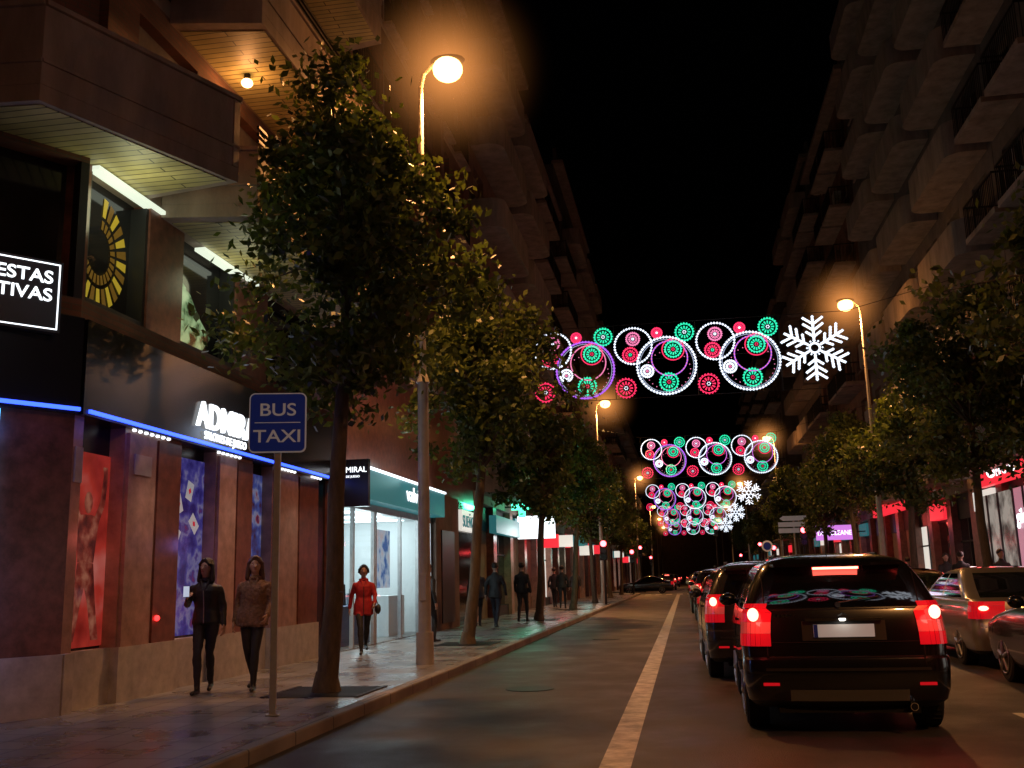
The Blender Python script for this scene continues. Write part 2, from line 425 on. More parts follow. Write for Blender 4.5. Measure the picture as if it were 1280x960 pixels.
b.box(WL-.5, WL, prev, 31.9, 4.7, 6.35, M['marble'])
b.X = XC
b.box(-.5, 0, .0, 1.3, .75, 3.35, M['marble']); b.box(-.5, .05, .0, 1.3, .12, .75, M['plinth'])
b.box(-.5, -.1, 1.3, LC, .12, 3.35, M['glass_dark'])
b.box(-.5, .1, .0, LC, 3.35, 4.45, M['black']); b.box(-.5, 0, 0, LC, 4.45, 4.7, M['redbrick'])
b.box(-.5, -.25, .1, 2.6, 4.7, 6.35, M['glass_dark']); b.box(-.5, 0, 0, .1, 4.7, 6.35, M['dark'])
b.box(-.5, 0, 2.6, LC, 4.7, 6.35, M['marble'])
b.X = None
for j in range(7):
    z = 6.35+j*2.85
    b.box(WL-.5, WL, 10.3, 31.9, z, z+.25, M['concrete'])
    b.box(WL-.5, WL, 10.3, 31.9, z+2.5, z+2.85, M['redbrick'])
    prev = 10.3
    for y0, y1 in [(11.0, 12.6), (13.2, 15.2), (16.5, 17.7), (19.4, 21), (21.9, 23.6), (25, 26.2), (27.6, 29), (29.8, 31.2)]:
        b.box(WL-.5, WL, prev, y0, z+.25, z+2.5, M['redbrick'])
        b.box(WL-.5, WL-.3, y0, y1, z+.25, z+2.5, M['glass_dark'])
        b.box(WL-.3, WL-.24, (y0+y1)/2-.03, (y0+y1)/2+.03, z+.25, z+2.5, M['white'])
        s = random.choice([.4, .9, 1.5, 2.2]); b.box(WL-.22, WL-.17, y0, y1, z+2.5-s, z+2.5, M['shutter'])
        if y0 > 18:
            for k in range(int((y1-y0)/.12)): b.box(WL+.2, WL+.22, y0+k*.12, y0+k*.12+.02, z+.25, z+1.2, M['iron'])
            b.box(WL+.19, WL+.23, y0-.05, y1+.05, z+1.2, z+1.25, M['iron']); b.box(WL+.01, WL+.24, y0-.05, y1+.05, z+.12, z+.2, M['concrete'])
        prev = y1
    b.box(WL-.5, WL, prev, 31.9, z+.25, z+2.5, M['redbrick'])
    for yy in (18.5, 24.3, 26.9): b.box(WL+.0, WL+.25, yy, yy+.35, z+.26, z+2.85, M['stucco'])
    b.X = XC; b.box(-.5, 0, 0, LC, z, z+2.85, M['redbrick']); b.X = None
b.box(WL-.7, WL+.3, 10.3, 32, H1+.3, H1+.6, M['concrete'])
b.build('walls', e1)
b = MB()
def balc(b, outer, inner, z, hp=1.1, t=.12, slab=.2):
    b.prism(outer, z+.012, z+slab, M['concrete'])
    for p, q in zip(outer[:-1], outer[1:]):
        P = Vector(p); Q = Vector(q); d = (Q-P).normalized(); n = Vector((-d.y, d.x))*t
        b.prism([P, Q, Q+n*inner, P+n*inner], z+slab, z+hp, M['concrete'])
        n2 = n*.35; b.prism([P-n2*inner, Q-n2*inner, Q+n*inner, P+n*inner], z+hp, z+hp+.06, M['concrete'])
        b.prism([P-n2*inner*.6, Q-n2*inner*.6, Q, P], z+slab+.25, z+slab+.29, M['concrete'])
    c = sum((Vector(p) for p in outer), Vector((0, 0)))/len(outer)
    b.prism([tuple(c+(Vector(p)-c)*.93) for p in outer], z, z+.012, M['soffit'])
for j in range(7):
    z = 6.42+j*2.85
    ou = [(-8.4, 9.0), (-7.9, 8.55), (-6.35, 8.7), (-5.3, 11.2), (WL, 11.45)]
    balc(b, ou, 1, z)
    ou = [(WL, 11.75), (WL+1.25, 12.0), (WL+1.25, 17.65), (WL, 17.9)]
    balc(b, ou, 1, z-.15, hp=.95)
    for k in range(3):
        zz = z+.95+k*.1
        b.box(WL+1.19, WL+1.23, 12.05, 17.6, zz, zz+.05, M['iron'])
b.build('balconies', e1, bevel=.012)
b = MB()
b.box(WL+.1, WL+.13, 10.2, 18.85, 3.38, 3.42, M['blue_led'])
b.X = XC; b.box(.1, .13, 0, LC, 3.38, 3.42, M['blue_led']); b.box(.05, .09, .84, .89, .3, 3.32, M['cyan_led']); b.X = None
b.build('blue_led_strip', e1)
light('led_glow', (WL+.4, 11, 3.35), 2.0, (.05, .1, 1), .1, e1); light('led_glow', (WL+.3, 9.2, 3.2), 2.5, (.1, .2, 1), .1, e1)
light('led_glow', (-6.7, 8.9, 1.4), 5, (.2, .3, 1), .1, e1)
b = MB()
for y0, n in ((11.25, 7), (13.55, 6), (15.9, 5), (17.3, 4)):
    for k in range(n):
        b.sph((WL+.06, y0+k*.14, 3.335), (.03, .03, .02), M['wht_e'], 8, 5)
b.build('downlights', e1)
for y in (11.7, 14.1, 16.5): light('downlight', (WL+.5, y, 3.25), 20, (1, .86, .74), .1, e1, 'SPOT', rot=(0, rad(-16), 0), spot=rad(130))
b = MB(); b.box(WL-.1, WL+.06, 10.2, 12.3, 6.32, 6.37, M['strip']); b.box(WL-.1, WL+.06, 12.9, 14.8, 6.2, 6.25, M['strip']); b.build('strip_light', e1)
light('soffit_glow', (WL+.35, 10.6, 6.0), 13, (.95, 1, .6), .3, e1)
light('soffit_glow', (WL+.35, 13.6, 5.9), 7, (.95, 1, .6), .3, e1)
text(e1, 'sign_letters', 'ADMIRAL', .5, (WL+.13, 12.72, 3.62), RL, M['wht_e'], .02, sx=1.02, bold=.008)
text(e1, 'sign_subtitle', 'SALONES DE JUEGO', .16, (WL+.13, 12.95, 3.46), RL, M['wht_e'], .01, sx=.95)
light('sign_glow', (WL+.5, 13.9, 3.7), 6, (.6, .75, 1), .2, e1)
es = empty('betting_sign', (-6.6, 9.65, 4.18), math.atan2(.52, .40))
b = MB(); b.box(-1.7, 0, 0, .12, 0, .8, M['black'])
for (x0, x1, z0, z1) in ((-1.66, -.03, .03, .042), (-1.66, -.03, .758, .77), (-1.66, -1.648, .042, .758), (-.042, -.03, .042, .758)):
    b.box(x0, x1, -.012, 0, z0, z1, M['wht_e'])
b.build('panel', es)
text(es, 'letters_top', 'APUESTAS', .2, (-.1, -.01, .54), RC, M['wht_e'], .006, 'RIGHT', sx=1.1, bold=.002)
text(es, 'letters_bottom', 'DEPORTIVAS', .2, (-.1, -.01, .34), RC, M['wht_e'], .006, 'RIGHT', sx=1.1, bold=.002)
def poster(name, y0, y1, z0, z1, m, x=WL-.17):
    e = empty(name); b = MB(); b.box(x-.02, x, y0, y1, z0, z1, m); b.build('print', e); return e
pm_red = noise_emit('poster_red', [(.3, (.22, .01, .008)), (.52, (.6, .045, .03)), (.72, (.75, .2, .16))], 1.6, .42)
pm_blue = noise_emit('poster_blue', [(.35, (.03, .02, .25)), (.48, (.12, .1, .55)), (.56, (.4, .36, .7)), (.62, (.1, .06, .4)), (.7, (.4, .05, .1))], 3.4, .27, 5)
pm_blue2 = noise_emit('poster_blue2', [(.35, (.1, .02, .04)), (.5, (.1, .15, .6)), (.6, (.5, .5, .8)), (.66, (.45, .04, .06)), (.75, (.05, .02, .2))], 3.8, .25, 5)
ep = poster('athlete_poster', 10.3, 11.14, .78, 3.0, pm_red)
fig = noise_emit('athlete_ink', [(.36, (.10, .012, .01)), (.5, (.3, .04, .025)), (.68, (.6, .2, .12))], 5, .36, 3)
b = MB(); X = WL-.165
def flat(b, pts, m, x=X): b.add([(x, p[0], p[1]) for p in pts], [tuple(range(len(pts)))], m)
flat(b, [(10.68, 1.75), (10.56, 1.72), (10.5, 1.3), (10.4, .85), (10.56, .85), (10.66, 1.25), (10.72, 1.45), (10.8, 1.25), (10.9, .85), (11.05, .85), (10.95, 1.3), (10.88, 1.72)], fig)
flat(b, [(10.56, 1.73), (10.88, 1.73), (10.93, 2.1), (10.95, 2.2), (10.86, 2.27), (10.78, 2.28), (10.66, 2.28), (10.58, 2.27), (10.49, 2.2), (10.52, 2.1)], fig)
flat(b, [(10.49, 2.2), (10.58, 2.26), (10.48, 2.44), (10.42, 2.68), (10.44, 2.78), (10.36, 2.8), (10.34, 2.68), (10.38, 2.4)], fig)
flat(b, [(10.95, 2.2), (10.86, 2.26), (10.96, 2.46), (11.0, 2.75), (10.98, 2.86), (11.08, 2.86), (11.09, 2.72), (11.06, 2.42)], fig)
flat(b, [(10.72+.085*math.cos(a*.5236), 2.42+.13*math.sin(a*.5236)) for a in range(12)], fig)
b.build('athlete_print', ep, recalc=False)
e = poster('casino_poster', 12.57, 13.58, .78, 3.2, pm_blue); poster('casino_poster', 14.87, 15.63, .78, 3.2, pm_blue2)
b = MB(); cardm = emat('card_print', (.8, .78, .8), .28); cr_ = emat('card_red', (.8, .02, .05), .4)
for (cy_, cz, a) in ((12.85, 2.55, .4), (13.15, 2.75, -.3), (13.3, 2.3, .8), (12.8, 2.1, -.5)):
    c_, s_ = math.cos(a), math.sin(a)
    b.add([(X, cy_+u*c_-v*s_, cz+u*s_+v*c_) for u, v in ((-.09, -.13), (.09, -.13), (.09, .13), (-.09, .13))], [(0, 1, 2, 3)], cardm)
    b.add([(X+.003, cy_+u*c_-v*s_, cz+u*s_+v*c_) for u, v in ((0, -.05), (.04, 0), (0, .05), (-.04, 0))], [(0, 1, 2, 3)], cr_)
b.build('cards_print', e, recalc=False)
light('poster_glow', (WL+.25, 10.7, 2.0), 2.0, (1, .15, .12), .1, ep)
light('poster_glow', (WL+.3, 13.1, 2.0), 1.2, (.3, .25, 1), .1, ep)
gw = empty('window_graphic'); b = MB()
yel = emat('yellow_print', (.7, .5, .04), .42); yel2 = emat('amber_print', (.3, .16, .02), .3)
c = (10.75, 5.5)
for k in range(26):
    a0 = rad(90+k*13.8); a1 = rad(90+k*13.8+9); ro = .72
    for ri, rq, mm in ((.47, ro, yel), (.3, .42, yel2)):
        pts = [(c[0]+r_*math.cos(a)*.85, c[1]+r_*math.sin(a)) for r_, a in ((ri, a0), (rq, a0), (rq, a1), (ri, a1))]
        if all(10.22 < p[0] < 11.43 and 4.78 < p[1] < 6.28 for p in pts) and (a0 > rad(170)):
            b.add([(WL-.24, p[0], p[1]) for p in pts], [(0, 1, 2, 3)], yel if (mm is yel and k % 2) else yel2)
grn = noise_emit('guitar_print', [(.42, (.0, .0, .0)), (.5, (.25, .45, .2)), (.62, (.6, .9, .45))], 5, .4, 5)
b.add([(WL-.24, y, z) for y, z in ((12.48, 4.85), (13.5, 4.85), (13.75, 5.1), (13.35, 5.35), (13.1, 5.6), (12.8, 5.75), (12.6, 6.05), (12.48, 5.9))], [tuple(range(8))], grn)
b.build('print', gw, recalc=False)
eb = empty('balcony_light', (-6.2, 13.3, 8.98)); b = MB(); b.sph((0, 0, 0), (.09, .09, .07), emat('warm_bulb', (1, .55, .2), 8)); b.cyl((0, 0, .05), (0, 0, .14), .05, .05, M['iron']); b.build('bulb', eb)
light('bulb_light', (0, 0, -.14), 22, (1, .42, .14), .1, eb)
ep = empty('street_name_plate'); b = MB(); b.box(WL+.002, WL+.02, 10.13, 10.27, 2.6, 3.0, M['white']); b.box(WL+.047, WL+.06, 11.3, 11.7, 2.8, 3.05, M['white']); b.build('plate', ep)
er = empty('alarm_light'); b = MB(); b.sph((WL+.05, 12.0, 1.05), .035, emat('red_dot', (1, .02, .02), 6)); b.build('bulb', er)

# ------------------------------------------------------------------ white shop
esh = empty('lit_shop')
whi = mat('shop_white', (.75, .78, .78), .5)
b = MB()
y0, y1 = 18.85, 26.4; X1 = WL-.02
b.box(WL-3.5, WL-3.4, y0, y1, .14, 3.1, whi); b.box(WL-3.4, X1, y0, y1, .123, .135, M['tiles'])
b.box(WL-3.4, X1-.1, y0, y0+.08, .135, 3.02, whi); b.box(WL-3.4, X1-.1, y1-.08, y1, .135, 3.02, whi)
b.box(WL-3.4, X1-.1, y0, y1, 3.02, 3.1, whi)
for k in range(4):
    u = y0+1.0+k*1.8; b.box(WL-2.8, WL-.6, u, u+.5, 3.0, 3.018, emat('ceiling_panel', (.85, 1, 1), 3))
shf = mat('shelf', (.35, .45, .5), .5, var=.6, scale=7)
for k in range(4): b.box(WL-3.38, WL-3.1, y0+.6+k*1.7, y0+2.0+k*1.7, .5, 2.4, shf)
b.box(WL-1.2, WL-.4, 20.2, 22.2, .136, .95, mat('display_blue', (.04, .08, .2), .4)); b.box(WL-1.3, WL-.5, 24.0, 25.4, .136, 1.1, whi)
for k in range(8): b.cyl((WL-.8, 20.3+k*.25, .95), (WL-.8, 20.3+k*.25, 1.2+.1*(k % 3)), .06, .04, M['dark'] if k % 2 else shf)
pst = noise_emit('shop_poster', [(.35, (.05, .15, .4)), (.5, (.5, .6, .7)), (.65, (.6, .5, .5))], 3, .6)
b.box(WL-.16, WL-.14, 21.6, 22.9, 1.3, 2.6, pst)
b.build('interior', esh)
b = MB()
for u in (18.9, 19.9, 21.3, 21.42, 23.4, 25.0, 26.3): b.box(WL-.1, WL-.02, u, u+.07, .135, 2.95, M['alu'])
b.box(WL-.1, WL-.02, y0, y1, 2.95, 3.098, M['alu'])
b.box(WL-.5, WL+.35, y0, y1, 3.1, 3.72, M['teal_e']); b.box(WL-.5, WL+.4, y0, y1, 3.72, 3.77, M['wht_e'])
b.box(WL-.5, WL, y0, 31.9, 3.78, 4.7, M['marble'])
b.build('shopfront', esh)
b = MB(); b.add([(WL-.06, y0, .14), (WL-.06, y1, .14), (WL-.06, y1, 2.95), (WL-.06, y0, 2.95)], [(0, 1, 2, 3)], M['glass']); b.build('shop_window', esh)
text(esh, 'sign_letters', 'valvi', .5, (WL+.36, 22.6, 3.28), RL, M['wht_e'], .01, sx=1.3)
light('shop_light', (WL-1.2, 20.8, 2.7), 85, (.85, 1, 1), .4, esh); light('shop_light', (WL-1.2, 24.4, 2.7), 85, (.85, 1, 1), .4, esh)
light('fascia_glow', (WL+.7, 22.5, 3.9), 7, (.6, 1, 1), .3, esh)
epj = empty('projecting_sign'); b = MB(); b.box(WL+.1, WL+.8, 18.3, 18.42, 2.85, 3.75, M['black']); b.box(WL, WL+.1, 18.34, 18.38, 3.3, 3.36, M['iron']); b.build('panel', epj)
text(epj, 'letters', 'ADMIRAL', .15, (WL+.14, 18.285, 3.5), RC, M['wht_e'], .005); text(epj, 'letters_small', 'SALON DE JUEGO', .06, (WL+.15, 18.285, 3.4), RC, M['wht_e'], .003)
e2 = empty('stone_shop'); b = MB()
b.box(WL-.5, WL+.1, 26.42, 29.2, .12, 3.78, M['stucco']); b.box(WL-.5, WL+.02, 29.2, 31.9, .12, 3.78, M['glass_dark']); b.box(WL+.02, WL+.2, 29.2, 31.7, 2.9, 3.5, M['wht_soft'])
b.box(WL+.1, WL+.13, 27.0, 28.5, .3, 2.8, mat('dark_door', (.03, .02, .02), .4)); b.build('front', e2)
text(e2, 'letters', 'SUEÑOS', .5, (WL+.21, 29.3, 3.0), RL, M['teal_e'], .01)
eg = empty('pharmacy_sign', (WL+.7, 37.5, 4.1)); b = MB(); b.box(-.12, .12, -.06, .06, -.4, .4, M['green_e']); b.box(-.4, -.12, -.06, .06, -.12, .12, M['green_e']); b.box(.12, .4, -.06, .06, -.12, .12, M['green_e']); b.box(-.7, -.4, -.02, .02, -.03, .03, M['iron']); b.build('cross', eg)
light('green_glow', (.5, -.6, .2), 120, (.1, 1, .5), .3, eg)
es2 = empty('illuminated_sign'); b = MB(); b.box(WL+.1, WL+1.6, 40, 40.2, 3.0, 3.9, M['wht_e']); b.box(WL, WL+.1, 40.05, 40.15, 3.4, 3.5, M['iron']); b.build('panel', es2)
light('sign_glow', (WL+1, 39.4, 3.2), 30, (.9, 1, 1), .3, es2)
es3 = empty('illuminated_sign'); b = MB(); b.box(WL+.1, WL+.35, 34, 39, 3.0, 3.6, M['teal_e']); b.build('panel', es3)
for k, (yy, mm, cc) in enumerate(((46, 'red_e', (1, .2, .2)), (52, 'wht_soft', (1, .9, .8)), (58, 'teal_e', (.3, 1, .9)), (64, 'wht_soft', (1, .8, .6)), (70, 'red_e', (1, .1, .1)), (96, 'wht_soft', (1, .9, .8)), (104, 'red_e', (1, 0, 0)), (115, 'wht_soft', (1, 1, 1)))):
    ee = empty('shop_sign'); b = MB(); b.box(WL+.1, WL+1.0, yy, yy+.15, 2.8+.2*(k % 3), 3.4+.2*(k % 3), M[mm]); b.box(WL-.1, WL+.1, yy+.05, yy+.1, 3.2, 3.25, M['iron']); b.build('panel', ee)
    if k < 4: light('glow', (WL+1.2, yy-.5, 2.6), 22, cc, .3, ee)
eg = empty('red_shop_sign'); b = MB(); b.box(WR-.25, WR-.05, 27.6, 33.3, 3.85, 4.75, M['red_e']); b.build('panel', eg)
text(eg, 'letters', 'Gildo', .8, (WR-.26, 32.3, 4.05), RR, M['wht_e'], .01, sx=1.6)
light('glow', (WR-1, 30.5, 4.2), 35, (1, .08, .08), .3, eg)
eg = empty('lit_shop'); b = MB(); b.box(WR-.12, WR-.04, 27.6, 30.4, .6, 3.6, emat('pink_shop', (.75, .35, .45), .45)); b.box(WR-.12, WR-.04, 30.6, 34, .4, 3.6, noise_emit('shop_int', [(.35, (.1, .08, .07)), (.6, (.6, .52, .45))], 2, .5))
for yy in (28.5, 29.5, 30.4, 31.8, 32.9): b.box(WR-.16, WR-.12, yy, yy+.08, .4, 3.6, M['dark'])
b.build('shop_window', eg)
text(eg, 'letters', 'gildo', .6, (WR-.17, 30.2, 2.6), RR, M['wht_e'], .01)
light('glow', (WR-1.2, 30.5, 2), 30, (1, .6, .6), .3, eg)
eg = empty('red_shop_sign'); b = MB(); b.box(WR-.3, WR-.05, 44, 51, 3.9, 4.5, M['red_e']); b.build('panel', eg)
light('glow', (WR-1.3, 47, 3.5), 50, (1, .1, .08), .3, eg)
eg = empty('dry_cleaner_sign'); b = MB(); b.box(6.75, 8.75, 54, 54.15, 3.0, 3.75, M['purple_e']); b.cyl((8.75, 54.07, 3.4), (WR, 54.07, 3.4), .03, .03, M['iron']); b.build('panel', eg)
text(eg, 'letters', 'DRY CLEANER', .34, (7.75, 53.99, 3.25), RC, M['wht_e'], .005, 'CENTER', sx=.85)

# ------------------------------------------------------------------ street lamps
def bloommat():  # emission-only volume fading outward, added to imitate bloom round the lamps
    m = bpy.data.materials.new('lamp_bloom'); m.use_nodes = True; nt = m.node_tree; nt.nodes.clear()
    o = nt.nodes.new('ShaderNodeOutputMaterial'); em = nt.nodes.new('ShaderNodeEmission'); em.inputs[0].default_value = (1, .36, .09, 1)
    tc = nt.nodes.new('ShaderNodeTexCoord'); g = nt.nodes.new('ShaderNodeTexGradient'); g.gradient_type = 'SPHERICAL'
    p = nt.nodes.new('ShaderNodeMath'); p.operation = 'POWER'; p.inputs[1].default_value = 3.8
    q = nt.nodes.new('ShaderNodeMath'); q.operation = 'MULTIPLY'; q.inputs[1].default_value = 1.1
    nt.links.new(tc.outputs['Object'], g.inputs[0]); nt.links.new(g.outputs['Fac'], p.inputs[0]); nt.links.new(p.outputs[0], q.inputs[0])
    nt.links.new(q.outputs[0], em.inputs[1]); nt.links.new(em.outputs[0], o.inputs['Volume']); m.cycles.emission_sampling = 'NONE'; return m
BLOOM = bloommat()
def street_lamp(x, y, sgn, h=10.3, energy=1900, bloom_halo=True, side=.3):
    e = empty('street_lamp', (x, y, .12)); b = MB()
    b.cyl((0, 0, 0), (0, 0, .5), .15, .14, M['pole'], 14); b.cyl((0, 0, .5), (0, 0, 4.6), .105, .09, M['pole'], 14)
    b.cyl((0, 0, 4.6), (0, 0, 4.75), .12, .07, M['pole'], 14); b.cyl((0, 0, 4.75), (0, 0, h-.3), .06, .045, M['pole'], 12)
    b.box(-.06, .06, -.155, -.1, 1.0, 1.4, M['pole'])
    pts = [(0, 0, h-.3), (sgn*.05, 0, h-.05), (sgn*.2, 0, h+.1), (sgn*.32, 0, h+.14)]
    for p, q in zip(pts[:-1], pts[1:]): b.cyl(p, q, .045, .04, M['pole'], 10)
    b.build('pole', e)
    b = MB(); b.sph((sgn*.5, 0, h+.17), (.32, .2, .08), M['dark'], 16, 8); b.build('housing', e)
    b = MB(); b.sph((sgn*.5, 0, h+.0), (.27, .27, .22), M['sodium'], 20, 12); b.build('lens', e)
    light('bulb', (sgn*.5, 0, h-.35), energy, (1, .43, .13), .2, e, 'SPOT', spot=rad(165), blend=.6)
    light('side_glow', (sgn*.5, 0, h-.1), energy*side, (1, .36, .09), .2, e)
    if bloom_halo:
        b = MB(); b.sph((0, 0, 0), 1, BLOOM, 24, 16); o = b.build('bloom_halo', e); o.location = (sgn*.5, 0, h); o.scale = (2.1, 2.1, 2.1)  # added glow sphere round the lens, painted bloom with no scattering air
    return e
for y in (16.13, 52.3, 94): l1 = street_lamp(-4.2, y, 1)
for y in (36, 72): l2 = street_lamp(6.65, y, -1, 10.6, side=.45)
street_lamp(6.65, -2, -1, 10.6, bloom_halo=False, side=.6); street_lamp(-4.2, 135, 1, bloom_halo=False)
for y in (165, 195): dup(l1, 'street_lamp', (-4.2, y, .12), lights=False)
for y in (108, 144, 180): dup(l2, 'street_lamp', (6.65, y, .12), lights=False)

# ------------------------------------------------------------------ bus/taxi sign
eb = empty('bus_taxi_sign', (-4.2, 10.0, .12), rad(14))
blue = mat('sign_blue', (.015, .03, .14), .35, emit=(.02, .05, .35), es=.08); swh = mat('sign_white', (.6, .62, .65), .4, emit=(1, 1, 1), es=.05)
b = MB(); b.box(-.035, .035, 0, .05, 0, 3.3, M['alu']); b.box(-.07, .07, -.01, .06, 0, .02, M['alu']); b.build('post', eb, bevel=.006)
def rrect(x0, x1, z0, z1, r, n=5):
    pts = []
    for cx, cz, a0 in ((x1-r, z1-r, 0), (x0+r, z1-r, 90), (x0+r, z0+r, 180), (x1-r, z0+r, 270)):
        for k in range(n+1):
            a = rad(a0+90*k/n); pts.append((cx+r*math.cos(a), cz+r*math.sin(a)))
    return pts
def vplate(b, pts, ya, yb, m):
    n = len(pts); b.add([(p[0], ya, p[1]) for p in pts]+[(p[0], yb, p[1]) for p in pts], [tuple(range(n)), tuple(range(n, 2*n))[::-1]]+[(i, (i+1) % n, n+(i+1) % n, n+i) for i in range(n)], m)
b = MB(); vplate(b, rrect(-.3, .3, 2.68, 3.32, .06), -.03, -.001, swh); vplate(b, rrect(-.287, .287, 2.693, 3.307, .05), -.034, -.031, blue)
b.box(-.24, .24, -.038, -.0345, 2.995, 3.003, swh); b.build('plate', eb)
text(eb, 'letters_bus', 'BUS', .19, (0, -.036, 3.075), RC, swh, .002, 'CENTER', sx=1.2, bold=.002)
text(eb, 'letters_taxi', 'TAXI', .19, (0, -.036, 2.79), RC, swh, .002, 'CENTER', sx=1.2, bold=.002)

# ------------------------------------------------------------------ trees
def tree(name, x, y, zc, rx, rz, n, ls, seed, lean=(0, 0), nclump=70, topbias=0.0, sgm=(.13, .3)):
    rng = np.random.default_rng(seed); rnd = random.Random(seed)
    e = empty(name, (x, y, .12)); b = MB()
    pts = [Vector((0, 0, 0)), Vector((lean[0]*.3+.03, lean[1]*.3, 1.2)), Vector((lean[0]*.6-.03, lean[1]*.6, 2.4)), Vector((lean[0], lean[1], zc-rz*.5)), Vector((lean[0]*1.1, lean[1], zc+rz*.4))]
    rs = [.14, .115, .105, .08, .03]
    for i in range(4): b.cyl(pts[i], pts[i+1], rs[i], rs[i+1], M['bark'], 12)
    b.cyl((0, 0, 0), (0, 0, .25), .19, .13, M['bark'], 12)
    centers = []
    while len(centers) < nclump:
        p = np.array([rnd.uniform(-1, 1) for _ in range(3)]); r = np.linalg.norm(p)
        if r > 1 or r < .25: continue
        ang = math.atan2(p[1], p[0])
        wob = .8+.2*math.sin(ang*3+seed+p[2]*3)+.14*math.sin(ang*5+seed*2-p[2]*5)
        taper = 1-.5*max(0, p[2])-.25*max(0, -p[2]-.4)
        centers.append(Vector((lean[0]+p[0]*rx*wob*taper, lean[1]+p[1]*rx*wob*taper, zc+p[2]*rz*(.9+.1*wob))))
    if topbias:
        for k in range(7): centers.append(Vector((lean[0]+topbias+rnd.gauss(0, .2), rnd.gauss(0, .2), zc+rz*(.82+.07*k))))
    for c in centers:
        t = rnd.uniform(.1, .8); s = pts[3].lerp(pts[4], t) if c.z > pts[3].z+.3 else pts[3].lerp(pts[2], rnd.uniform(0, .4))
        mid = s.lerp(c, .55)+Vector((0, 0, .15)); b.cyl(s, mid, .03, .018, M['bark'], 5, False); b.cyl(mid, c, .018, .006, M['bark'], 5, False)
    b.build('trunk', e)
    C = np.array([tuple(c) for c in centers]); wgt = rng.uniform(.4, 1.4, len(C)); idx = rng.choice(len(C), n, p=wgt/wgt.sum())
    sg = rng.uniform(sgm[0], sgm[1], len(C))[idx][:, None]
    P = C[idx]+rng.normal(0, 1, (n, 3))*sg*np.array([1, 1, .75])
    A = rng.normal(0, 1, (n, 3)); A /= np.linalg.norm(A, axis=1)[:, None]
    B = np.cross(A, rng.normal(0, 1, (n, 3))); B /= np.linalg.norm(B, axis=1)[:, None]
    s = rng.uniform(.6, 1.25, n)[:, None]*ls
    V = np.empty((n, 4, 3)); V[:, 0] = P-A*s; V[:, 1] = P-B*s*.55; V[:, 2] = P+A*s; V[:, 3] = P+B*s*.55
    me = bpy.data.meshes.new('foliage'); me.vertices.add(n*4); me.vertices.foreach_set('co', V.reshape(-1))
    me.loops.add(n*4); me.loops.foreach_set('vertex_index', np.arange(n*4)); me.polygons.add(n)
    me.polygons.foreach_set('loop_start', np.arange(0, n*4, 4)); me.polygons.foreach_set('loop_total', np.full(n, 4))
    for m in LEAF: me.materials.append(m)
    cm = rng.integers(0, 3, len(C))[idx]; mix = rng.integers(0, 3, n); me.polygons.foreach_set('material_index', np.where(rng.random(n) < .6, cm, mix))
    me.update(); me.validate()
    o = bpy.data.objects.new('foliage', me); scene.collection.objects.link(o); o.parent = e
    g = MB()
    for k in range(9): g.box(-.55, .55, -.55+k*.13, -.55+k*.13+.06, .002, .012, M['iron'])
    g.box(-.6, -.55, -.6, .6, .002, .016, M['iron']); g.box(.55, .6, -.6, .6, .002, .016, M['iron']); g.build('tree_grate', e)
    return e
tree('street_tree', -4.42, 12.18, 5.6, 2.3, 2.25, 16500, .07, 11, lean=(.22, 0), nclump=110, topbias=-.25)
T2 = tree('street_tree', -4.55, 21.0, 5.6, 2.05, 2.3, 14000, .08, 12, lean=(.45, 0), nclump=95)
T3 = tree('street_tree', -4.7, 32.5, 5.2, 1.9, 2.0, 8000, .105, 13, lean=(.25, 0), nclump=70)
T4 = tree('street_tree', 7.1, 25.8, 5.7, 2.6, 2.6, 14000, .085, 14, nclump=110)
for x, y, src in ((-4.7, 42.5, T2), (-4.7, 53, T3), (-4.7, 64, T2), (-4.7, 75, T3), (6.9, 16.6, T4), (7.2, 34.5, T3), (7.2, 44, T2), (7.2, 54, T3), (7.2, 67, T4), (-4.7, 98, T3), (7.2, 98, T3), (-4.7, 110, T2), (7.2, 112, T2)):
    dup(src, 'street_tree', (x, y, .12), random.uniform(0, 6))

# ------------------------------------------------------------------ Christmas garlands
LW = emat('led_white', (.8, .88, 1), 1.7); LW2 = emat('led_white_tube', (.6, .7, .95), .55); LG = emat('led_green', (.02, .75, .4), 1.4); LR = emat('led_red', (1, .03, .12), 1.3); LP = emat('led_purple', (.45, .12, .9), 1.1); LK = emat('led_pink', (1, .25, .5), 1.0)
def beads(b, c, R, r, m, n):
    for i in range(n):
        a = 2*math.pi*i/n; b.octa((c[0]+R*math.cos(a), c[1]-.02, c[2]+R*math.sin(a)), r, m)
def flower(b, c, R, m, core):
    beads(b, c, R, .034, m, 20); b.ring(c, R*.93, .01, m, 24)
    for i in range(12):
        a = 2*math.pi*i/12; b.cyl((c[0]+R*.36*math.cos(a), c[1], c[2]+R*.36*math.sin(a)), (c[0]+R*.7*math.cos(a), c[1], c[2]+R*.7*math.sin(a)), .012, .024, m, 4, False)
    beads(b, c, R*.16, .018, core, 6)
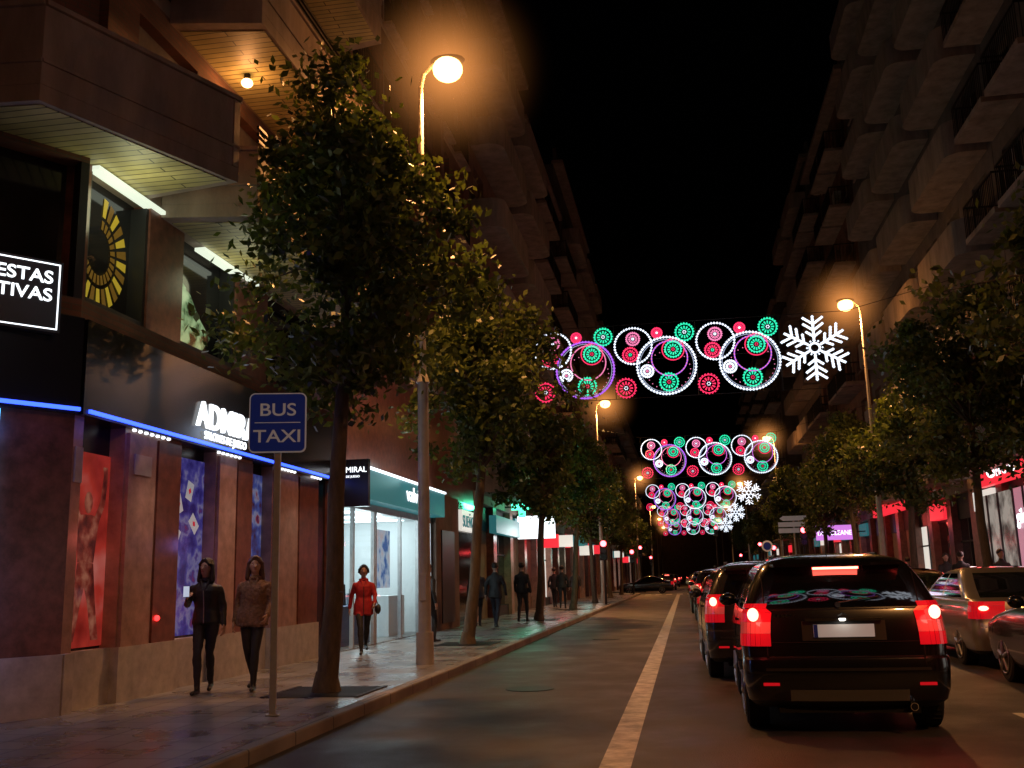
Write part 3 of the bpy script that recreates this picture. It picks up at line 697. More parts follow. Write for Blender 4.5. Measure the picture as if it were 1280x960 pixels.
def group(b, x, z, alt=0):
    s = 2.2/100
    def P(px, py): return (x+(px-770)*s, 0, z+(498-py)*s)
    c = P(833, 460); b.ring(c, 36*s, .02, LP if alt else LW2, 56); beads(b, c, 36*s, .04, LP if alt else LW, 58); b.ring(c, 33.3*s, .01, LW2, 48)
    c = P(837, 451); b.ring(c, 22*s, .016, LP if not alt else LK, 40); beads(b, c, 22*s, .022, LK, 36)
    c = P(793, 433); b.ring(c, 23*s, .014, LW2, 44); beads(b, c, 23*s, .036, LW, 40)
    flower(b, P(857, 419), 11*s, LG, LW); flower(b, P(782, 486), 12*s, LR, LW); flower(b, P(835, 481), 11*s, LG, LR)
    flower(b, P(842, 440), 10*s, LG, LR); c = P(842, 440); b.ring(c, 13.5*s, .016, LR, 28)
    flower(b, P(789, 444), 9*s, LR, LG); flower(b, P(793, 424), 8*s, LK, LW); flower(b, P(809, 466), 7.5*s, LW, LK); flower(b, P(823, 418), 6*s, LR, LW)
    for i in range(26):
        a = 2*math.pi*i/26; c = P(835, 466); R0 = 27*s; b.octa((c[0]+R0*math.cos(a), 0, c[2]+R0*math.sin(a)*.9), .016, LK)
def snowflake(b, x, z, R):
    for k in range(6):
        a = math.pi/2+k*math.pi/3; d = Vector((math.cos(a), 0, math.sin(a))); c = Vector((x, 0, z))
        def seg(p, q):
            b.cyl(p, q, .034, .034, LW, 5, False); n = max(2, int((q-p).length/.075))
            for i in range(n+1): b.octa(tuple(p.lerp(q, i/n)), .044, LW)
        seg(c+d*.2, c+d*R)
        for t, L in ((.36, .22), (.56, .3), (.76, .3)):
            for s in (-1, 1):
                a2 = a+s*math.pi/3.3; d2 = Vector((math.cos(a2), 0, math.sin(a2))); p = c+d*R*t; seg(p, p+d2*L)
    b.ring((x, 0, z), .13, .03, LW, 20); beads(b, (x, 0, z), .2, .03, LW, 12)
def garland(y, x0, n, flake_right=True, z=6.2):
    e = empty('christmas_lights', (0, y, 0)); b = MB()
    for k in range(n): group(b, x0+k*2.22, z, alt=(k == 0))
    xr = x0+n*2.22
    if flake_right: snowflake(b, xr+.87, z+1.08, .86)
    b.build('light_motifs', e, recalc=False)
    b = MB(); xe = xr+(1.75 if flake_right else 0)
    for zz in (z-.02, z+1.05, z+2.05): b.cyl((x0-.1, .03, zz), (xe, .03, zz), .008, .008, M['iron'], 4, False)
    for k in range(n+1): b.cyl((x0+k*2.22-.02, .03, z-.02), (x0+k*2.22-.02, .03, z+2.05), .01, .01, M['iron'], 4, False)
    b.cyl((WL, .03, z+3.2), (x0, .03, z+2.05), .008, .008, M['iron'], 4, False); b.cyl((xe, .03, z+2.05), (WR, .03, z+3.2), .008, .008, M['iron'], 4, False)
    b.build('cables', e)
    return e
g0 = garland(27, -3.8, 3); g1 = garland(50.3, -1.85, 3, False); g2 = garland(76, -2.6, 3)
dup(g2, 'christmas_lights', (0.2, 100, 0)); dup(g2, 'christmas_lights', (.2, 125, 0)); dup(g0, 'christmas_lights', (0.6, 6.3, 0.1))
light('garland_glow', (1.0, -.5, 7.2), 35, (.8, .8, 1), .8, g0); light('garland_glow', (1.0, -.5, 7.2), 35, (.8, .8, 1), .8, g1)

# ------------------------------------------------------------------ vehicles
CAR = dict(tyre=mat('tyre', (.012, .012, .012), .8), rim=mat('alloy', (.5, .5, .52), .3, .9), glass=mat('car_glass', (.006, .007, .009), .02, spec=.9, coat=1.0),
           trim=mat('car_trim', (.012, .012, .012), .5), chrome=mat('chrome', (.7, .7, .7), .12, 1), under=mat('underbody', (.006, .006, .006), .9), grey=mat('grey_trim', (.14, .14, .145), .5),
           tail=mat('tail_lens', (.25, .005, .008), .15, emit=(1, .01, .02), es=.4), tail2=mat('clear_lens', (.4, .1, .1), .1, coat=1, emit=(1, .1, .08), es=.25), brake=emat('brake_lamp', (1, .12, .08), 12), plate=mat('number_plate', (.6, .6, .58), .4, emit=(1, 1, .95), es=.12),  # number plate's slight emission stands in for plate-lamp light
           blueb=mat('plate_blue', (.02, .05, .4), .4), head=mat('head_lens', (.5, .5, .5), .05, coat=1))
def paint(name, c, metal=.0, rough=.22): return mat(name, c, rough, metal, coat=1.0, spec=.5)
def outline(yr, yf, hw, rr, rf, nside=16, nback=16, na=6):
    pts = []; tag = []
    for k in range(nback): pts.append((-hw+rr+(2*hw-2*rr)*k/nback, yr)); tag.append(('rear', k))
    for k in range(na): a = rad(-90+90*k/na); pts.append((hw-rr+rr*math.cos(a), yr+rr+rr*math.sin(a))); tag.append(('rc', k))
    for k in range(nside): pts.append((hw, yr+rr+(yf-yr-rr-rf)*k/nside)); tag.append(('side', k))
    for k in range(na): a = rad(90*k/na); pts.append((hw-rf+rf*math.cos(a), yf-rf+rf*math.sin(a))); tag.append(('fc', k))
    for k in range(nback): pts.append((hw-rf-(2*hw-2*rf)*k/nback, yf)); tag.append(('front', k))
    for k in range(na): a = rad(90+90*k/na); pts.append((-hw+rf+rf*math.cos(a), yf-rf+rf*math.sin(a))); tag.append(('fc', na-1-k))
    for k in range(nside): pts.append((-hw, yf-rf-(yf-yr-rr-rf)*k/nside)); tag.append(('side', nside-1-k))
    for k in range(na): a = rad(180+90*k/na); pts.append((-hw+rr+rr*math.cos(a), yr+rr+rr*math.sin(a))); tag.append(('rc', na-1-k))
    return pts, tag
def make_car(name, kind, L, W, pnt, loc, rz=0, braking=True, hero=False):
    e = empty(name, loc, rz); hw = W/2
    if kind == 'hatch':
        rings = [(.24, .14, L-.15, hw-.1), (.30, .05, L-.05, hw-.035), (.42, .0, L-.01, hw-.01), (.58, .0, L, hw), (.655, .015, L-.02, hw), (.675, .07, L-.04, hw-.004),
                 (.77, .075, L-.08, hw-.002), (.88, .085, L-.3, hw-.005), (.98, .10, L-.75, hw-.015), (1.06, .12, L-1.0, hw-.03), (1.10, .135, L-1.1, hw-.04),
                 (1.14, .155, L-1.17, hw-.055), (1.30, .25, L-1.45, hw-.12), (1.42, .34, L-1.7, hw-.185), (1.485, .38, L-1.85, hw-.23), (1.535, .46, L-2.0, hw-.31), (1.572, .62, L-2.2, hw-.42), (1.595, .95, L-2.5, hw-.6)]
        zg0, zg1 = 1.10, 1.43; tl = (.77, 1.14); pil = (0, 8, 9, 15)
    else:
        rings = [(.2, .14, L-.15, hw-.1), (.26, .05, L-.05, hw-.035), (.4, .0, L-.01, hw-.01), (.56, .0, L, hw), (.60, .03, L-.02, hw), (.70, .04, L-.06, hw),
                 (.80, .05, L-.35, hw-.005), (.88, .06, L-.8, hw-.02), (.94, .08, L-1.15, hw-.04), (.97, .2, L-1.3, hw-.06), (.985, .55, L-1.38, hw-.08),
                 (1.10, .85, L-1.6, hw-.13), (1.24, 1.15, L-1.85, hw-.19), (1.34, 1.4, L-2.1, hw-.25), (1.39, 1.6, L-2.25, hw-.33), (1.425, 1.85, L-2.45, hw-.45), (1.44, 2.1, L-2.7, hw-.62)]
        zg0, zg1 = .98, 1.35; tl = (.70, .945); pil = (0, 8, 15)
    def interp(z):
        for p, q in zip(rings[:-1], rings[1:]):
            if p[0] <= z <= q[0]:
                u = (z-p[0])/(q[0]-p[0]); return p[1]+(q[1]-p[1])*u, p[3]+(q[3]-p[3])*u
        return rings[-1][1], rings[-1][3]
    def sy(x, z):
        yr, h_ = interp(z); return yr-.05*(1-(x/h_)**2)
    b = MB(); rows = []
    for (z, yr, yf, h_) in rings:
        rr = .16 if z < zg0 else .10; rf = .3 if z < zg0 else .2
        if h_ < .5: rr = rf = .2
        pts, tag = outline(yr, yf, h_, rr, rf); n = len(pts)
        P = []
        for (x, y), t in zip(pts, tag):
            bow = .05*(1-(x/h_)**2)
            if t[0] in ('rear', 'rc') and y < yr+rr: y -= bow*(1 if z < 1.5 else .3)
            if t[0] in ('front', 'fc') and y > yf-rf: y += bow*2
            P.append((x, y, z))
        rows.append(P)
    b.mats = [pnt, CAR['glass'], CAR['under'], CAR['trim']]
    tails = []
    V = [p for r in rows for p in r]; fs = []; fm = []
    for j in range(len(rows)-1):
        zm = (rings[j][0]+rings[j+1][0])/2
        for i in range(n):
            i2 = (i+1) % n; t = tag[i]; m = 0
            if zg0 < zm < zg1:
                if t[0] == 'side' and t[1] not in pil: m = 1
                if t[0] == 'rear' and 0 < t[1] < 15: m = 1
                if t[0] == 'front': m = 1
            if zm < .31: m = 3
            fs.append((j*n+i, j*n+i2, (j+1)*n+i2, (j+1)*n+i)); fm.append(m)
            if tl[0] < zm < tl[1] and (t[0] == 'rc' or (t[0] == 'rear' and t[1] in ((0, 15) if kind == 'hatch' else (0, 1, 2, 13, 14, 15)))): tails.append((len(fs)-1, zm))
    fs.append(tuple(range(n))[::-1]); fm.append(2); fs.append(tuple((len(rows)-1)*n+i for i in range(n))); fm.append(0)
    b.v = V; b.f = [list(x) for x in fs]; b.m = fm; b.sm = [True]*len(fs)
    body = b.build('body', e)
    tb = MB(); CX = Vector((0, L/2, .8))
    for fi, zm in tails:
        vs = [Vector(V[k]) for k in fs[fi]]
        nrm = (vs[1]-vs[0]).cross(vs[3]-vs[0]).normalized(); c = sum(vs, Vector())/4
        if nrm.dot(c-CX) < 0: nrm = -nrm
        tb.add([v+nrm*.012 for v in vs], [(0, 1, 2, 3)], CAR['tail2'] if (kind == 'hatch' and .88 < zm < .98) else CAR['tail'])
    tb.build('tail_lights', e, recalc=False)
    wr = .31; wy = (.72 if kind == 'hatch' else .95, L-.8)
    cut = MB(); cut.mats = [pnt, CAR['glass'], CAR['under'], CAR['trim']]
    for y in wy:
        for s in (-1, 1): cut.cyl((s*(hw-.26), y, wr), (s*(hw+.2), y, wr), wr+.06, wr+.06, CAR['under'], 28, smooth=False)
    ck = cut.build('cutter')
    md = body.modifiers.new('b', 'BOOLEAN'); md.object = ck; md.operation = 'DIFFERENCE'; md.solver = 'EXACT'
    dg = bpy.context.evaluated_depsgraph_get(); nm = bpy.data.meshes.new_from_object(body.evaluated_get(dg))
    body.modifiers.clear(); body.data = nm; bpy.data.objects.remove(ck)
    for s_ in nm.polygons: s_.use_smooth = True
    sm = body.modifiers.new('es', 'EDGE_SPLIT'); sm.split_angle = rad(38)
    wb = MB()
    for y in wy:
        for s in (-1, 1):
            xo = s*(hw-.02); xi = s*(hw-.22)
            wb.cyl((xi, y, wr), (xo-s*.02, y, wr), wr, wr, CAR['tyre'], 28); wb.cyl((xo-s*.02, y, wr), (xo, y, wr), wr, wr-.03, CAR['tyre'], 28)
            wb.cyl((xo-s*.002, y, wr), (xo+s*.004, y, wr), wr*.68, wr*.66, CAR['under'], 24)
            for k in range(5):
                a = k*2*math.pi/5+.3; d = Vector((0, math.cos(a), math.sin(a)))
                wb.cyl(Vector((xo+s*.008, y, wr))+d*.03, Vector((xo+s*.006, y, wr))+d*wr*.64, .03, .022, CAR['rim'], 6)
            for k in range(24):
                a0 = 2*math.pi*k/24; a1 = 2*math.pi*(k+1)/24; R0 = wr*.66
                wb.cyl((xo+s*.006, y+R0*math.cos(a0), wr+R0*math.sin(a0)), (xo+s*.006, y+R0*math.cos(a1), wr+R0*math.sin(a1)), .012, .012, CAR['rim'], 5, False)
            if hero:
                for k in range(40):
                    a = 2*math.pi*k/40; wb.box(xo-s*.19 if s > 0 else xo+.03, xo-s*.03 if s > 0 else xo+.19, y+math.cos(a)*wr-.004, y+math.cos(a)*wr+.004, wr+math.sin(a)*wr-.004, wr+math.sin(a)*wr+.004, CAR['tyre'])
    wb.build('wheels', e)
    d = MB()
    def seam(pts, r=.006, m=None):
        for p, q in zip(pts[:-1], pts[1:]):
            d.cyl((p[0], sy(*p)-.001, p[1]), (q[0], sy(*q)-.001, q[1]), r, r, m or CAR['under'], 5, False)
    for s in (-1, 1):
        my = L-1.45 if kind == 'hatch' else L-1.75
        d.sph((s*(hw+.05), my, zg0+.03), (.1, .06, .075), pnt, 12, 8); d.cyl((s*(hw-.08), my+.02, zg0), (s*(hw+.02), my, zg0+.01), .03, .025, CAR['trim'], 6)
        d.sph((s*(hw-.25), L-.12, .66), (.2, .09, .08), CAR['head'], 12, 8)
        d.box(s*hw-.012, s*hw+.012, L*.38, L*.38+.14, zg0-.16, zg0-.135, pnt)
        d.box(s*hw-.004, s*hw+.003, L*.5, L*.5+.008, .35, zg0-.1, CAR['under'])
    if kind == 'hatch':
        X6 = [-.66+.12*k for k in range(12)]
        for s in (-1, 1): seam([(s*.67, z) for z in (.68, .76, .85, .95, 1.05, 1.12, 1.2, 1.3, 1.4)])
        seam([(x, .672) for x in X6], .008); seam([(x, 1.085) for x in X6], .005)
        seam([(x, .80) for x in X6], .004)
        def panel(x0, x1, z0, z1, off, m, k=10):
            xs = [x0+(x1-x0)*i/k for i in range(k+1)]
            vs = [(x, sy(x, z)-off, z) for z in (z0, z1) for x in xs]
            d.add(vs, [(i, i+1, k+1+i+1, k+1+i) for i in range(k)], m, True)
        panel(-.36, .36, .815, .985, .004, CAR['trim'])
        yp = sy(0, .9)-.02; d.box(-.26, .26, yp, yp+.02, .845, .955, CAR['plate']); d.box(-.26, -.225, yp-.003, yp, .845, .955, CAR['blueb'])
        d.box(-.33, .33, yp-.01, yp+.03, .985, 1.008, CAR['chrome'])
        panel(-.7, .7, .56, .585, .006, CAR['trim'], 14); panel(-.5, .5, .3, .4, .005, CAR['grey'], 10)
        for s in (-1, 1): d.box(s*.66-.07, s*.66+.07, sy(.66, .45)-.012, sy(.66, .45)+.03, .435, .46, CAR['tail'])
        d.box(-.2, .2, .245, .33, 1.44, 1.46, CAR['brake'] if braking else CAR['tail'])
        d.prism([(-.56, .2), (-.3, .165), (.3, .165), (.56, .2), (.6, .45), (-.6, .45)], 1.468, 1.495, pnt)
        d.cyl((-.03, sy(0, 1.14)-.02, 1.14), (.33, sy(.33, 1.19)-.02, 1.19), .008, .006, CAR['trim'], 5); d.cyl((-.03, sy(0, 1.12)-.03, 1.125), (-.03, sy(0, 1.12)+.02, 1.125), .025, .025, CAR['trim'], 8)
        d.cyl((.52, -.07, .26), (.52, .2, .27), .035, .035, CAR['chrome'], 14); d.cyl((.52, -.072, .26), (.52, -.06, .26), .028, .028, CAR['under'], 12)
        d.box(-.6, .6, .1, .4, .19, .24, CAR['under']); d.cyl((-.6, .72, .28), (.6, .72, .28), .05, .05, CAR['under'], 8); d.box(-.5, .45, .12, .2, .2, .215, CAR['grey'])
        for s in (-1, 1):
            d.cyl((s*.48, .95, 1.585), (s*.48, L-2.2, 1.59), .015, .015, CAR['trim'], 6)
            d.box(s*.78-.09, s*.78+.09, 1.08, 1.09, .1, .32, CAR['trim'])
        d.add([(-.05, yp, 1.03), (0, yp, 1.06), (.05, yp, 1.03), (.035, yp, 1.03), (0, yp, 1.045), (-.035, yp, 1.03)], [(0, 1, 4, 5), (1, 2, 3, 4)], CAR['chrome'])
        for k in range(6): d.box(-.6+k*.035, -.58+k*.035, sy(-.5, 1.04)-.006, sy(-.5, 1.04), 1.02, 1.045, CAR['chrome'])
        d.cyl((0, .9, 1.59), (0, .75, 1.78), .006, .003, CAR['trim'], 5)
        bz = 1.05; bx_ = hw-.11; by = .035
    else:
        d.box(-.26, .26, -.03, .03, .64, .75, CAR['plate']); d.box(-.5, .5, -.02, .04, .78, .80, CAR['chrome'])
        for s in (-1, 1): seam([(s*.6, z) for z in (.61, .7, .8, .9)]); d.cyl((s*.5, -.04, .25), (s*.5, .2, .26), .035, .035, CAR['chrome'], 12)
        seam([(x*.1, .605) for x in range(-6, 7)], .008); seam([(x*.1, .585) for x in range(-8, 9)], .005, CAR['chrome'])
        d.box(-.2, .2, 1.0, 1.05, 1.13, 1.15, CAR['brake'] if braking else CAR['tail'])
        bz = .85; bx_ = hw-.16; by = .0
    d.build('trim', e)
    if braking:
        g = MB()
        for s in (-1, 1): g.sph((s*bx_, by, bz), (.05, .03, .06) if kind == 'hatch' else (.07, .03, .035), CAR['brake'], 12, 8)
        g.build('brake_lights', e)
        if hero:
            for s in (-1, 1): light('brake_glow', (s*bx_, by-.12, bz), 5, (1, .05, .04), .06, e)
            light('plate_lamp', (0, -.06, 1.0), .25, (1, .95, .85), .03, e)
        else: light('brake_glow', (0, by-.3, bz), 8, (1, .05, .04), .2, e)
    return e
P_black = paint('paint_black', (.006, .006, .008)); P_silver = paint('paint_silver', (.34, .32, .3), .6, .3); P_grey = paint('paint_grey', (.05, .05, .055), .5); P_white = paint('paint_white', (.5, .5, .48)); P_red = paint('paint_darkred', (.12, .01, .012))
hero = make_car('hatchback_car', 'hatch', 4.1, 1.78, P_black, (1.36, 9.5, 0), rad(-1), hero=True)
h2 = make_car('hatchback_car', 'hatch', 4.1, 1.76, P_grey, (1.12, 14.3, 0), rad(1)); h3 = make_car('hatchback_car', 'hatch', 4.0, 1.74, P_white, (1.1, 20.4, 0))
audi = make_car('sedan_car', 'sedan', 4.7, 1.82, P_silver, (4.9, 15.5, 0), 0)
dark = make_car('sedan_car', 'sedan', 4.4, 1.76, P_black, (4.78, 10.35, 0), 0, braking=False)
s2 = make_car('sedan_car', 'sedan', 4.5, 1.78, P_red, (4.9, 22, 0))
for k, (x, y, s) in enumerate(((1.15, 26.4, s2), (1.1, 32.5, h2), (1.0, 38.5, h3), (1.2, 45, audi), (1.0, 52, h2), (1.0, 59, h3), (1.1, 66, s2), (4.9, 28.5, h2), (4.8, 34.5, h3), (4.9, 41, audi), (4.8, 48, h2), (4.9, 55, h3), (4.9, 64, s2), (1.3, 96, h2), (4.4, 97, h2), (-1.8, 100, h2), (1.3, 110, s2), (-1.9, 112, s2), (4.3, 106, s2), (1.3, 130, h2), (-1.6, 126, h2), (4.2, 118, h2), (-1.8, 140, s2), (1.2, 148, h2), (3.8, 134, h2), (-1.5, 160, h2), (1.0, 172, h2), (3.6, 155, h2))):
    dup(s, 'sedan_car' if s in (audi, s2) else 'hatchback_car', (x, y, 0), 0, lights=y < 40)
dup(dark, 'sedan_car', (-1.0, 84.5, 0), rad(90)); dup(dark, 'sedan_car', (-6.6, 85.5, 0), rad(90))

# ------------------------------------------------------------------ traffic lights, direction signs
M['tl_red'] = emat('signal_red', (1, .06, .07), 14)
def traffic_light(x, y, sgn, z=2.5):
    e = empty('traffic_light', (x, y, .12)); b = MB()
    b.cyl((0, 0, 0), (0, 0, z+1.0), .06, .05, M['dark'], 10)
    b.box(-.18, .18, -.28, -.06, z, z+.98, M['dark'])
    for k in range(3):
        zz = z+.17+k*.32; b.cyl((0, -.36, zz), (0, -.28, zz), .155, .155, M['dark'], 14, False)
        b.cyl((0, -.30, zz), (0, -.285, zz), .15, .15, M['tl_red'] if k == 2 else M['black'], 14)
    b.build('signal', e)
    if y < 80: light('glow', (0, -.5, z+.8), 10, (1, .05, .05), .1, e)
for x, y, z in ((-3.9, 50, 2.1), (6.5, 57.6, 2.75), (-3.9, 77, 2.3), (6.5, 77, 2.3), (-3.9, 92, 3.0), (6.6, 92, 3.0), (2.9, 93, 4.6), (-3.9, 120, 2.6), (6.5, 122, 2.6)): traffic_light(x, y, 1, z)
ed = empty('direction_sign', (6.5, 62, .12)); b = MB(); b.cyl((0, 0, 0), (0, 0, 4.6), .05, .05, M['pole'])
for k, s in enumerate((1, 1, -1)):
    z = 3.6+k*.36; b.add([(p[0]*s, yy, p[1]) for yy in (-.06, -.08) for p in ((-.9, z), (.6, z), (.8, z+.14), (.6, z+.28), (-.9, z+.28))], [(0, 1, 2, 3, 4), (5, 6, 7, 8, 9), (0, 1, 6, 5), (1, 2, 7, 6), (2, 3, 8, 7), (3, 4, 9, 8), (4, 0, 5, 9)], swh)
b.build('arrows', ed)
ed = empty('round_sign', (5.9, 75, .12)); b = MB(); b.cyl((0, 0, 0), (0, 0, 3.4), .04, .04, M['pole']); b.cyl((0, -.06, 3.2), (0, -.04, 3.2), .4, .4, swh, 24); b.cyl((0, -.07, 3.2), (0, -.061, 3.2), .28, .28, blue, 24); b.build('plate', ed)

# ------------------------------------------------------------------ people
SK = mat('skin', (.45, .27, .2), .5)
def remesh(mb, name, vox, parent, mats, tagger, smooth_it=4):
    o = mb.build('tmp'); r = o.modifiers.new('r', 'REMESH'); r.mode = 'VOXEL'; r.voxel_size = vox
    s = o.modifiers.new('s', 'SMOOTH'); s.iterations = smooth_it; s.factor = .5
    dg = bpy.context.evaluated_depsgraph_get(); me = bpy.data.meshes.new_from_object(o.evaluated_get(dg)); bpy.data.objects.remove(o)
    me.materials.clear()
    for m in mats: me.materials.append(m)
    for p in me.polygons:
        p.use_smooth = True; p.material_index = tagger(p.center)
    k = bpy.data.objects.new(name, me); scene.collection.objects.link(k); k.parent = parent; return k
eye = mat('eye_dark', (.02, .015, .01), .2); wh = mat('eye_white', (.6, .6, .58), .3); lip = mat('lips', (.35, .09, .08), .45)
def person(name, loc, rz, H, feet, arms, top, legs, shoes, hairm, hair='long', coat_hem=.82, coat_w=1.0, vox=.013, bag=None, sway=0.0, bulk=1.0, furry=False, collar=None, zip_m=None, headyaw=0.0):
    S = H/1.66; e = empty(name, loc, rz); e.scale = (S, S, S)
    mats = [top, legs, shoes, SK]; prims = []; b = MB()
    def cap(p0, p1, r0, r1, t):
        p0 = Vector(p0); p1 = Vector(p1); prims.append(('c', p0, p1, r0, r1, t))
        b.cyl(p0, p1, r0, r1, SK, 14); b.sph(p0, r0, SK, 14, 8); b.sph(p1, r1, SK, 14, 8)
    def loft(secs, t):
        n = 20; vs = []
        for (x, y, z, rx, ry) in secs:
            for i in range(n):
                a = 2*math.pi*i/n; vs.append((x+rx*math.cos(a), y+ry*math.sin(a), z))
        fs = [(j*n+i, j*n+(i+1) % n, (j+1)*n+(i+1) % n, (j+1)*n+i) for j in range(len(secs)-1) for i in range(n)]
        fs += [tuple(range(n))[::-1], tuple((len(secs)-1)*n+i for i in range(n))]
        b.add(vs, fs, SK); prims.append(('l', secs, t))
    k = bulk; cw = coat_w; ts = 1+(coat_w-1)*.4
    loft([(sway, 0, coat_hem, .165*cw, .125*cw), (sway, 0, .93, .163*cw, .12*cw), (sway*.6, 0, 1.06, .132*cw, .10*cw), (0, -.01, 1.19, .15*ts, .118*ts), (0, -.005, 1.27, .165*ts, .112*ts), (0, 0, 1.325, .155*ts, .09*ts), (0, .005, 1.365, .12, .075), (0, .008, 1.40, .075, .062), (0, .005, 1.43, .056, .055)], 0)
    for s, ft in zip((-1, 1), feet):
        hip = Vector((s*.085+sway, 0, .88)); an = Vector((s*.065+ft[0], ft[1], .085+ft[2]))
        kn = hip.lerp(an, .48)+Vector((0, -.03-ft[3], 0))
        cap(hip, kn, .086*k, .056*k, 1); cap(kn, kn.lerp(an, .35), .054*k, .055*k, 1); cap(kn.lerp(an, .35), an, .054*k, .036, 1)
        tilt = ft[2]
        toe = an+Vector((s*.02, -.15, -.048-min(tilt, .04)*1.0)); heel = an+Vector((0, .03, -.045+tilt*.2))
        cap(an, heel, .04, .034, 2); cap(heel, toe, .036, .03, 2)
    hands = []
    for s, (el, wr) in zip((-1, 1), arms):
        sh = Vector((s*.152*ts, .0, 1.298)); el = Vector(el); wr = Vector(wr)
        cap(sh, el, .05*k*ts, .043*k*ts, 0); cap(el, wr, .042*k*ts, .033*k*ts, 0); hands.append((s, el, wr))
    cap((0, .01, 1.38), (0, -.005, 1.47), .05, .05, 3)
    cy, sn = math.cos(headyaw), math.sin(headyaw)
    def hp(x, y, z): return (x*cy-y*sn, x*sn+y*cy, z)
    b.sph((0, -.005, 1.565), (.075, .092, .105), SK, 20, 14); prims.append(('c', Vector((0, 0, 1.50)), Vector((0, 0, 1.62)), .085, .085, 3))
    b.sph(hp(0, -.035, 1.495), (.05, .055, .045), SK, 14, 10)
    b.cyl(hp(0, -.09, 1.575), hp(0, -.114, 1.54), .009, .015, SK, 8); b.sph(hp(0, -.108, 1.542), .016, SK, 8, 6)
    for s in (-1, 1): b.sph(hp(s*.078, .005, 1.55), (.012, .022, .03), SK, 8, 6)
    def tagger(c):
        best = 9; t = 0
        for p in prims:
            if p[0] == 'c':
                d = p[2]-p[1]; u = max(0, min(1, (c-p[1]).dot(d)/max(1e-9, d.dot(d)))); q = (c-(p[1]+d*u)).length-(p[3]+(p[4]-p[3])*u)
                if p[5] == 1: q += .004
                tt = p[5]
            else:
                secs = p[1]; z = c.z; tt = p[2]
                if z < secs[0][2]-.02 or z > secs[-1][2]+.01: continue
                for a, bb in zip(secs[:-1], secs[1:]):
                    if a[2]-.021 <= z <= bb[2]+.011:
                        u = max(0, min(1, (z-a[2])/(bb[2]-a[2]))); rx = a[3]+(bb[3]-a[3])*u; ry = a[4]+(bb[4]-a[4])*u; x0 = a[0]+(bb[0]-a[0])*u
                        q = (math.hypot((c.x-x0)/rx, (c.y)/ry)-1)*min(rx, ry)-.01; break
                else: continue
            if q < best: best = q; t = tt
        return t
    body = remesh(b, 'body', vox, e, mats, tagger)
    tx = bpy.data.textures.new('folds', 'CLOUDS'); tx.noise_scale = .045 if furry else .11
    dm = body.modifiers.new('d', 'DISPLACE'); dm.texture = tx; dm.strength = .03 if furry else .025; dm.mid_level = .5
    vg = body.vertex_groups.new(name='coat'); ids = set(v for p in body.data.polygons if p.material_index == 0 or (p.material_index == 1 and not furry) for v in p.vertices); vg.add(list(ids), 1, 'REPLACE'); dm.vertex_group = 'coat'
    for s, el, wr in hands:
        hb = MB(); d = (wr-el).normalized(); side = Vector((0, -1, 0)); side = (side-d*side.dot(d)).normalized(); nr = d.cross(side)
        if nr.x*s > 0: nr = -nr
        hb.cyl(wr-d*.03, wr+d*.02, .024, .026, SK, 10)
        for q in (-.024, -.008, .008, .024): hb.cyl(wr+d*.012+side*q*.7, wr+d*.09+side*q, .015, .0125, SK, 8); hb.sph(wr+d*.09+side*q, .0125, SK, 8, 6)
        for q, ln in ((-.027, .058), (-.009, .07), (.009, .078), (.027, .068)):
            p = wr+d*.09+side*q
            for kx in range(3):
                ang = (kx+1)*.38; p2 = p+(d*math.cos(ang)+nr*math.sin(ang))*ln*(.45, .32, .23)[kx]; hb.cyl(p, p2, .0095-.001*kx, .0085-.001*kx, SK, 8); hb.sph(p2, .0086-.001*kx, SK, 8, 6); p = p2
        p = wr+d*.03+side*.025
        for kx in range(2):
            p2 = p+(d*.75+side*(.6-.4*kx)+nr*.3).normalized()*.034; hb.cyl(p, p2, .012, .0095, SK, 8); hb.sph(p2, .0095, SK, 8, 6); p = p2
        remesh(hb, 'hand', .0045, e, [SK], lambda c: 0, 2)
    fb = MB()
    for s in (-1, 1):
        fb.sph(hp(s*.03, -.083, 1.568), (.014, .009, .007), wh, 10, 6); fb.sph(hp(s*.03, -.090, 1.568), (.006, .004, .006), eye, 8, 6); fb.cyl(hp(s*.016, -.092, 1.588), hp(s*.045, -.084, 1.588), .0035, .003, hairm, 5)
    fb.sph(hp(0, -.093, 1.512), (.022, .008, .006), lip, 10, 6); fb.build('face', e)
    hb = MB()
    hb.sph(hp(0, .015, 1.60), (.09, .098, .092), hairm, 20, 12)
    if hair == 'long':
        hb.sph((0, .045, 1.52), (.09, .065, .12), hairm, 16, 10)
        for s in (-1, 1): hb.cyl(hp(s*.078, .0, 1.6), hp(s*.095, -.01, 1.40), .03, .035, hairm, 10); hb.sph(hp(s*.095, -.01, 1.40), .035, hairm, 10, 6); hb.cyl(hp(s*.005, -.06, 1.672), hp(s*.078, -.05, 1.59), .022, .022, hairm, 8)
    elif hair == 'bob':
        hb.sph((0, .03, 1.56), (.095, .08, .1), hairm, 16, 10)
        for s in (-1, 1): hb.cyl(hp(s*.078, -.01, 1.61), hp(s*.085, -.0, 1.52), .03, .03, hairm, 10); hb.cyl(hp(s*.005, -.06, 1.67), hp(s*.072, -.055, 1.60), .025, .022, hairm, 8)
    remesh(hb, 'hair', .011, e, [hairm], lambda c: 0, 2)
    cb = MB()
    if collar:
        for i in range(14):
            a0 = rad(-250+i*(320/14)); a1 = rad(-250+(i+1)*(320/14)); cb.cyl((.074*math.cos(a0), .01+.068*math.sin(a0), 1.40), (.074*math.cos(a1), .01+.068*math.sin(a1), 1.40), .022, .022, collar, 8)
        for s in (-1, 1): cb.cyl((s*.05, -.055, 1.39), (s*.012, -.115, 1.26), .02, .012, collar, 8)
